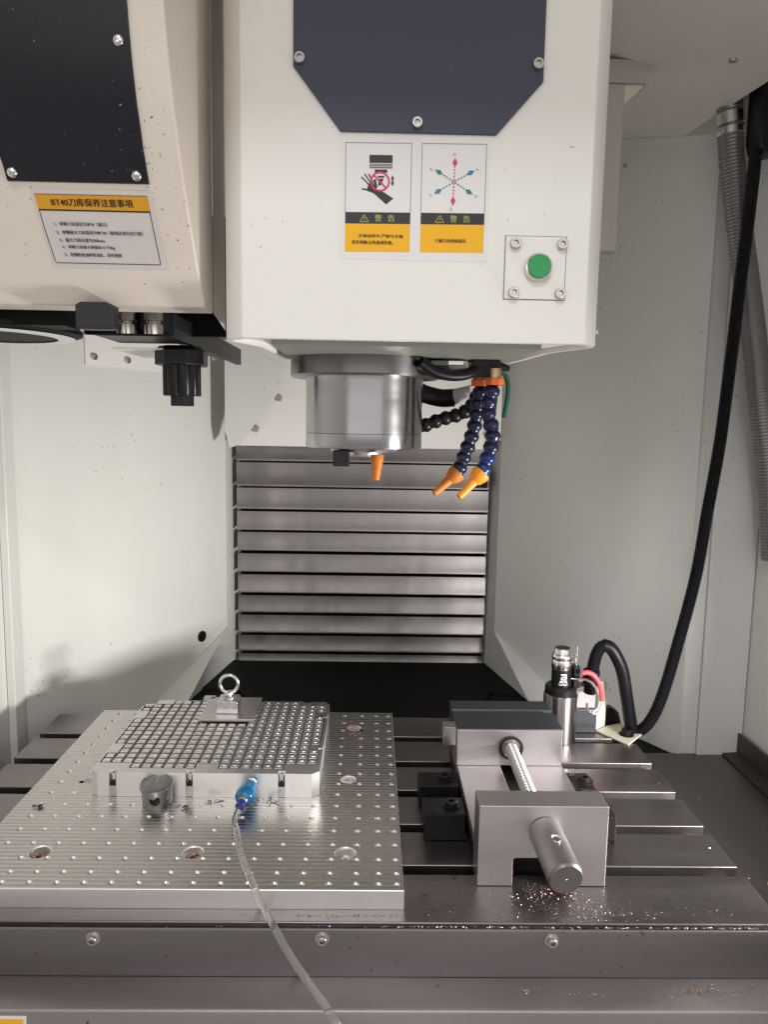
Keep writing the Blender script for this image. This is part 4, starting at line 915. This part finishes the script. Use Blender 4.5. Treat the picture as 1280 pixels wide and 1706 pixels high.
# black inspection plate following the curve
g = M(); zs_ = [1.12, 1.02, .96, .90, .87, .84, .81, .79, .778, .765, .7512]
def xl_(z): return -.3560 if z >= .768 else -.3560+(.768-z)*.06
for off, rev in ((.0030, False),):
    rows = [( (-.70 if z > .7681 else -.5), z) for z in zs_]
k0 = len(g.v)
for z in zs_:
    xr = -.2168-(z < .9)*.0018*min(1, (.9-z)/.1)-(z < .78)*.0005
    xl = -.3565 if z > .752 else -.3535
    if z <= .7660: xl = -.3545
    for yy in (my(z)-.0030, my(z)-.0002):
        g.v.append((xl, yy, z)); g.v.append((xr, yy, z))
for i in range(len(zs_)-1):
    a, b = k0+4*i, k0+4*(i+1)
    g.f += [(a, b, b+1, a+1), (a, a+2, b+2, b), (a+1, b+1, b+3, a+3)]
a = k0+4*(len(zs_)-1); g.f.append((a, a+2, a+3, a+1))
ip = g.obj('inspection_plate', NAVY, tm)
for (x, z) in ((-.3475, .7575), (-.2295, .7570), (-.2275, .8545)):
    nrm = Vector((0, -1, -.55 if z < .8 else -.3)); nn = M(); nn.lathe([(.0052, -.001), (.0050, .0012), (.0036, .0028), (.0016, .0032), (.0012, .0022), (0, .0020)], (x, my(z)-.0028, z), nrm, 14); nn.obj('screw', CHROME, ip)
# information label
def lp_(x, z, off=.0008): return (x, my(z)-off, z)
def lx(px, z): return None
def curved(g, x0, x1, x0b, x1b, zt2, zb2, off, K=6):
    k = len(g.v)
    for i in range(K+1):
        t_ = i/K; z = zt2+(zb2-zt2)*t_
        g.v.append(lp_(x0+(x0b-x0)*t_, z, off)); g.v.append(lp_(x1+(x1b-x1)*t_, z, off))
    for i in range(K): g.f.append((k+2*i, k+2*i+2, k+2*i+3, k+2*i+1))
g = M(); curved(g, -.3363, -.2190, -.3355, -.2163, .7462, .6820, .0005); lab = g.obj('information_label', STKM, tm, smooth=0)
g = M(); curved(g, -.3330, -.2232, -.3330, -.2232, .7418, .7301, .0009); g.obj('amber_band', AMB, lab, smooth=0)
g = M(); curved(g, -.3330, -.2232, -.3330, -.2232, .7300, .7288, .0010, 1)
for (xa, xb) in ((-.3330, -.3323), (-.2239, -.2232)): curved(g, xa, xb, xa, xb, .7300, .6870, .0010)
curved(g, -.3318, -.2244, -.3318, -.2244, .6862, .6856, .0010, 1); curved(g, -.3330, -.2232, -.3330, -.2232, .7420, .7416, .0010, 1)
curved(g, -.3330, -.3323, -.3316, -.3309, .6870, .6858, .0010, 1); curved(g, -.2239, -.2232, -.2250, -.2243, .6870, .6858, .0010, 1)
text_in(g, 'BT40刀库保养注意事項', -.3185, -.2390, .7325, .7388, lambda x, z: lp_(x, z, .0013), .03)
rows = [('1、单颗刀具直径为Φ78（满刀）', -.3216, -.2690, .7182), ('2、单颗最大刀具直径为Φ120（相邻必须为空刀套）', -.3220, -.2350, .7115), ('3、最大刀具长度为300mm', -.3210, -.2757, .7052), ('4、单颗刀具最大重量应小于8kg', -.3205, -.2670, .6993), ('5、定期检查油杯等油位，及时更换', -.3205, -.2620, .6930)]
for s_, xa, xb, z in rows: text_in(g, s_, xa, xb, z-.0016, z+.0016, lambda x, z: lp_(x, z, .0013), .015)
g.obj('black_print', INK, lab, smooth=0)
# dark disc, links and arm under the cover
M().box(-.75, -.362, .884, .93, .6325, .6600).obj('dark_underframe', BLACKS, tm)
M().box(-.40, -.2050, 1.040, 1.05, .640, .80).obj('shade_backing', BLACKS, tm)  # black sheet added for the shade behind the rollers
g = M(); g.lathe([(.0, .6245), (.10, .6245), (.112, .628), (.113, .634), (.0, .634)], (-.495, .97, .004), (0, 0, 1), 48); g.obj('magazine_disc', BLACKS, tm)
g = M(); g.lathe([(.082, .6230), (.103, .6234), (.103, .6244)], (-.495, .97, .004), (0, 0, 1), 40); g.obj('disc_rim', HEADW, tm)
g = M(); g.prism([(-.3200, .6215), (-.3200, .6460), (-.3140, .6492), (-.2870, .6492), (-.2790, .6460), (-.2790, .6222), (-.2840, .6208), (-.3140, .6208)], 'y', .808, .8265); g.obj('chain_link', LINK, tm, bevel=.0015)
g = M(); g.box(-.345, -.250, .9295, 1.02, .6270, .6300); g.obj('lower_link_plate', BLKOX, tm, bevel=.0006)
g = M(); g.box(-.355, -.256, 1.0205, 1.16, .6190, .6215); g.obj('pale_underplate', HEADW, tm)
for (x, r_, ma) in ((-.3100, .0125, CHROME), (-.2760, .0130, CHROME)):
    g = M(); g.lathe([(r_, 0), (r_, .012), (r_*.8, .0135), (r_*.8, .0155), (r_, .017), (r_, .028)], (x, .946, .6303), (0, 0, 1), 28); g.obj('roller', ma, tm)
M().box(-.2950, -.2510, .950, 1.42, .6375, .6580).obj('carrier_arm', LINK, tm, bevel=.0012)
M().box(-.2660, -.2512, .9495, .965, .6282, .6585).obj('arm_end', LINK, tm, bevel=.0010)
g = M(); g.prism([(.965, .6280), (.965, .6374), (1.42, .6374), (1.42, .6290)], 'x', -.2600, -.2511); g.obj('arm_web', LINK, tm)
inst('screw', screw_mesh(.0055, SCREWM), tm, (-.262, 1.24, .6285), aim((0, 0, -1)))
tp = thing('tool_pocket', 'black fluted tool pocket hanging from the magazine arm', 'tool pocket', (-.269, 1.05, .628))
c3 = (-.2690, 1.05)
g = M(); g.lathe([(.0, 0), (.0355, 0), (.0365, .001), (.0365, .020), (.030, .026), (0, .026)], (c3[0], c3[1], .6000), (0, 0, 1), 8, .39); g.obj('pocket_flange', DPL, tp, bevel=.001)
g = M(); nfl = 64; prof = []
zz = [.558, .5595, .6005]
k = len(g.v)
for z in zz:
    for i in range(nfl):
        a_ = 2*math.pi*i/nfl; r_ = .0262*(1-.13*max(0, math.cos(a_*8))**2) - (.001 if z == .558 else 0); g.v.append((c3[0]+r_*math.cos(a_), c3[1]+r_*math.sin(a_), z))
for q in range(2):
    for i in range(nfl): j = (i+1) % nfl; g.f.append((k+q*nfl+i, k+q*nfl+j, k+(q+1)*nfl+j, k+(q+1)*nfl+i))
g.f.append(tuple(k+i for i in range(nfl))[::-1]); g.obj('fluted_sleeve', DPL, tp)
g = M(); g.lathe([(0, 0), (.0155, 0), (.0165, .001), (.0165, .0145)], (c3[0], c3[1], .5440), (0, 0, 1), 10); g.obj('pocket_tip', DPL, tp, smooth=20)
# small yellow sign at the bottom left corner on the skirt
sg = M(); sn = M().box(-.372, -.3345, .6634, .6641, -.125, -.0635).obj('yellow_sign', STK); tag(sn, 'white edged yellow label on the skirt at bottom left corner', 'label')
M().box(-.369, -.3375, .6630, .6633, -.121, -.0665).obj('yellow_panel', YEL, sn)
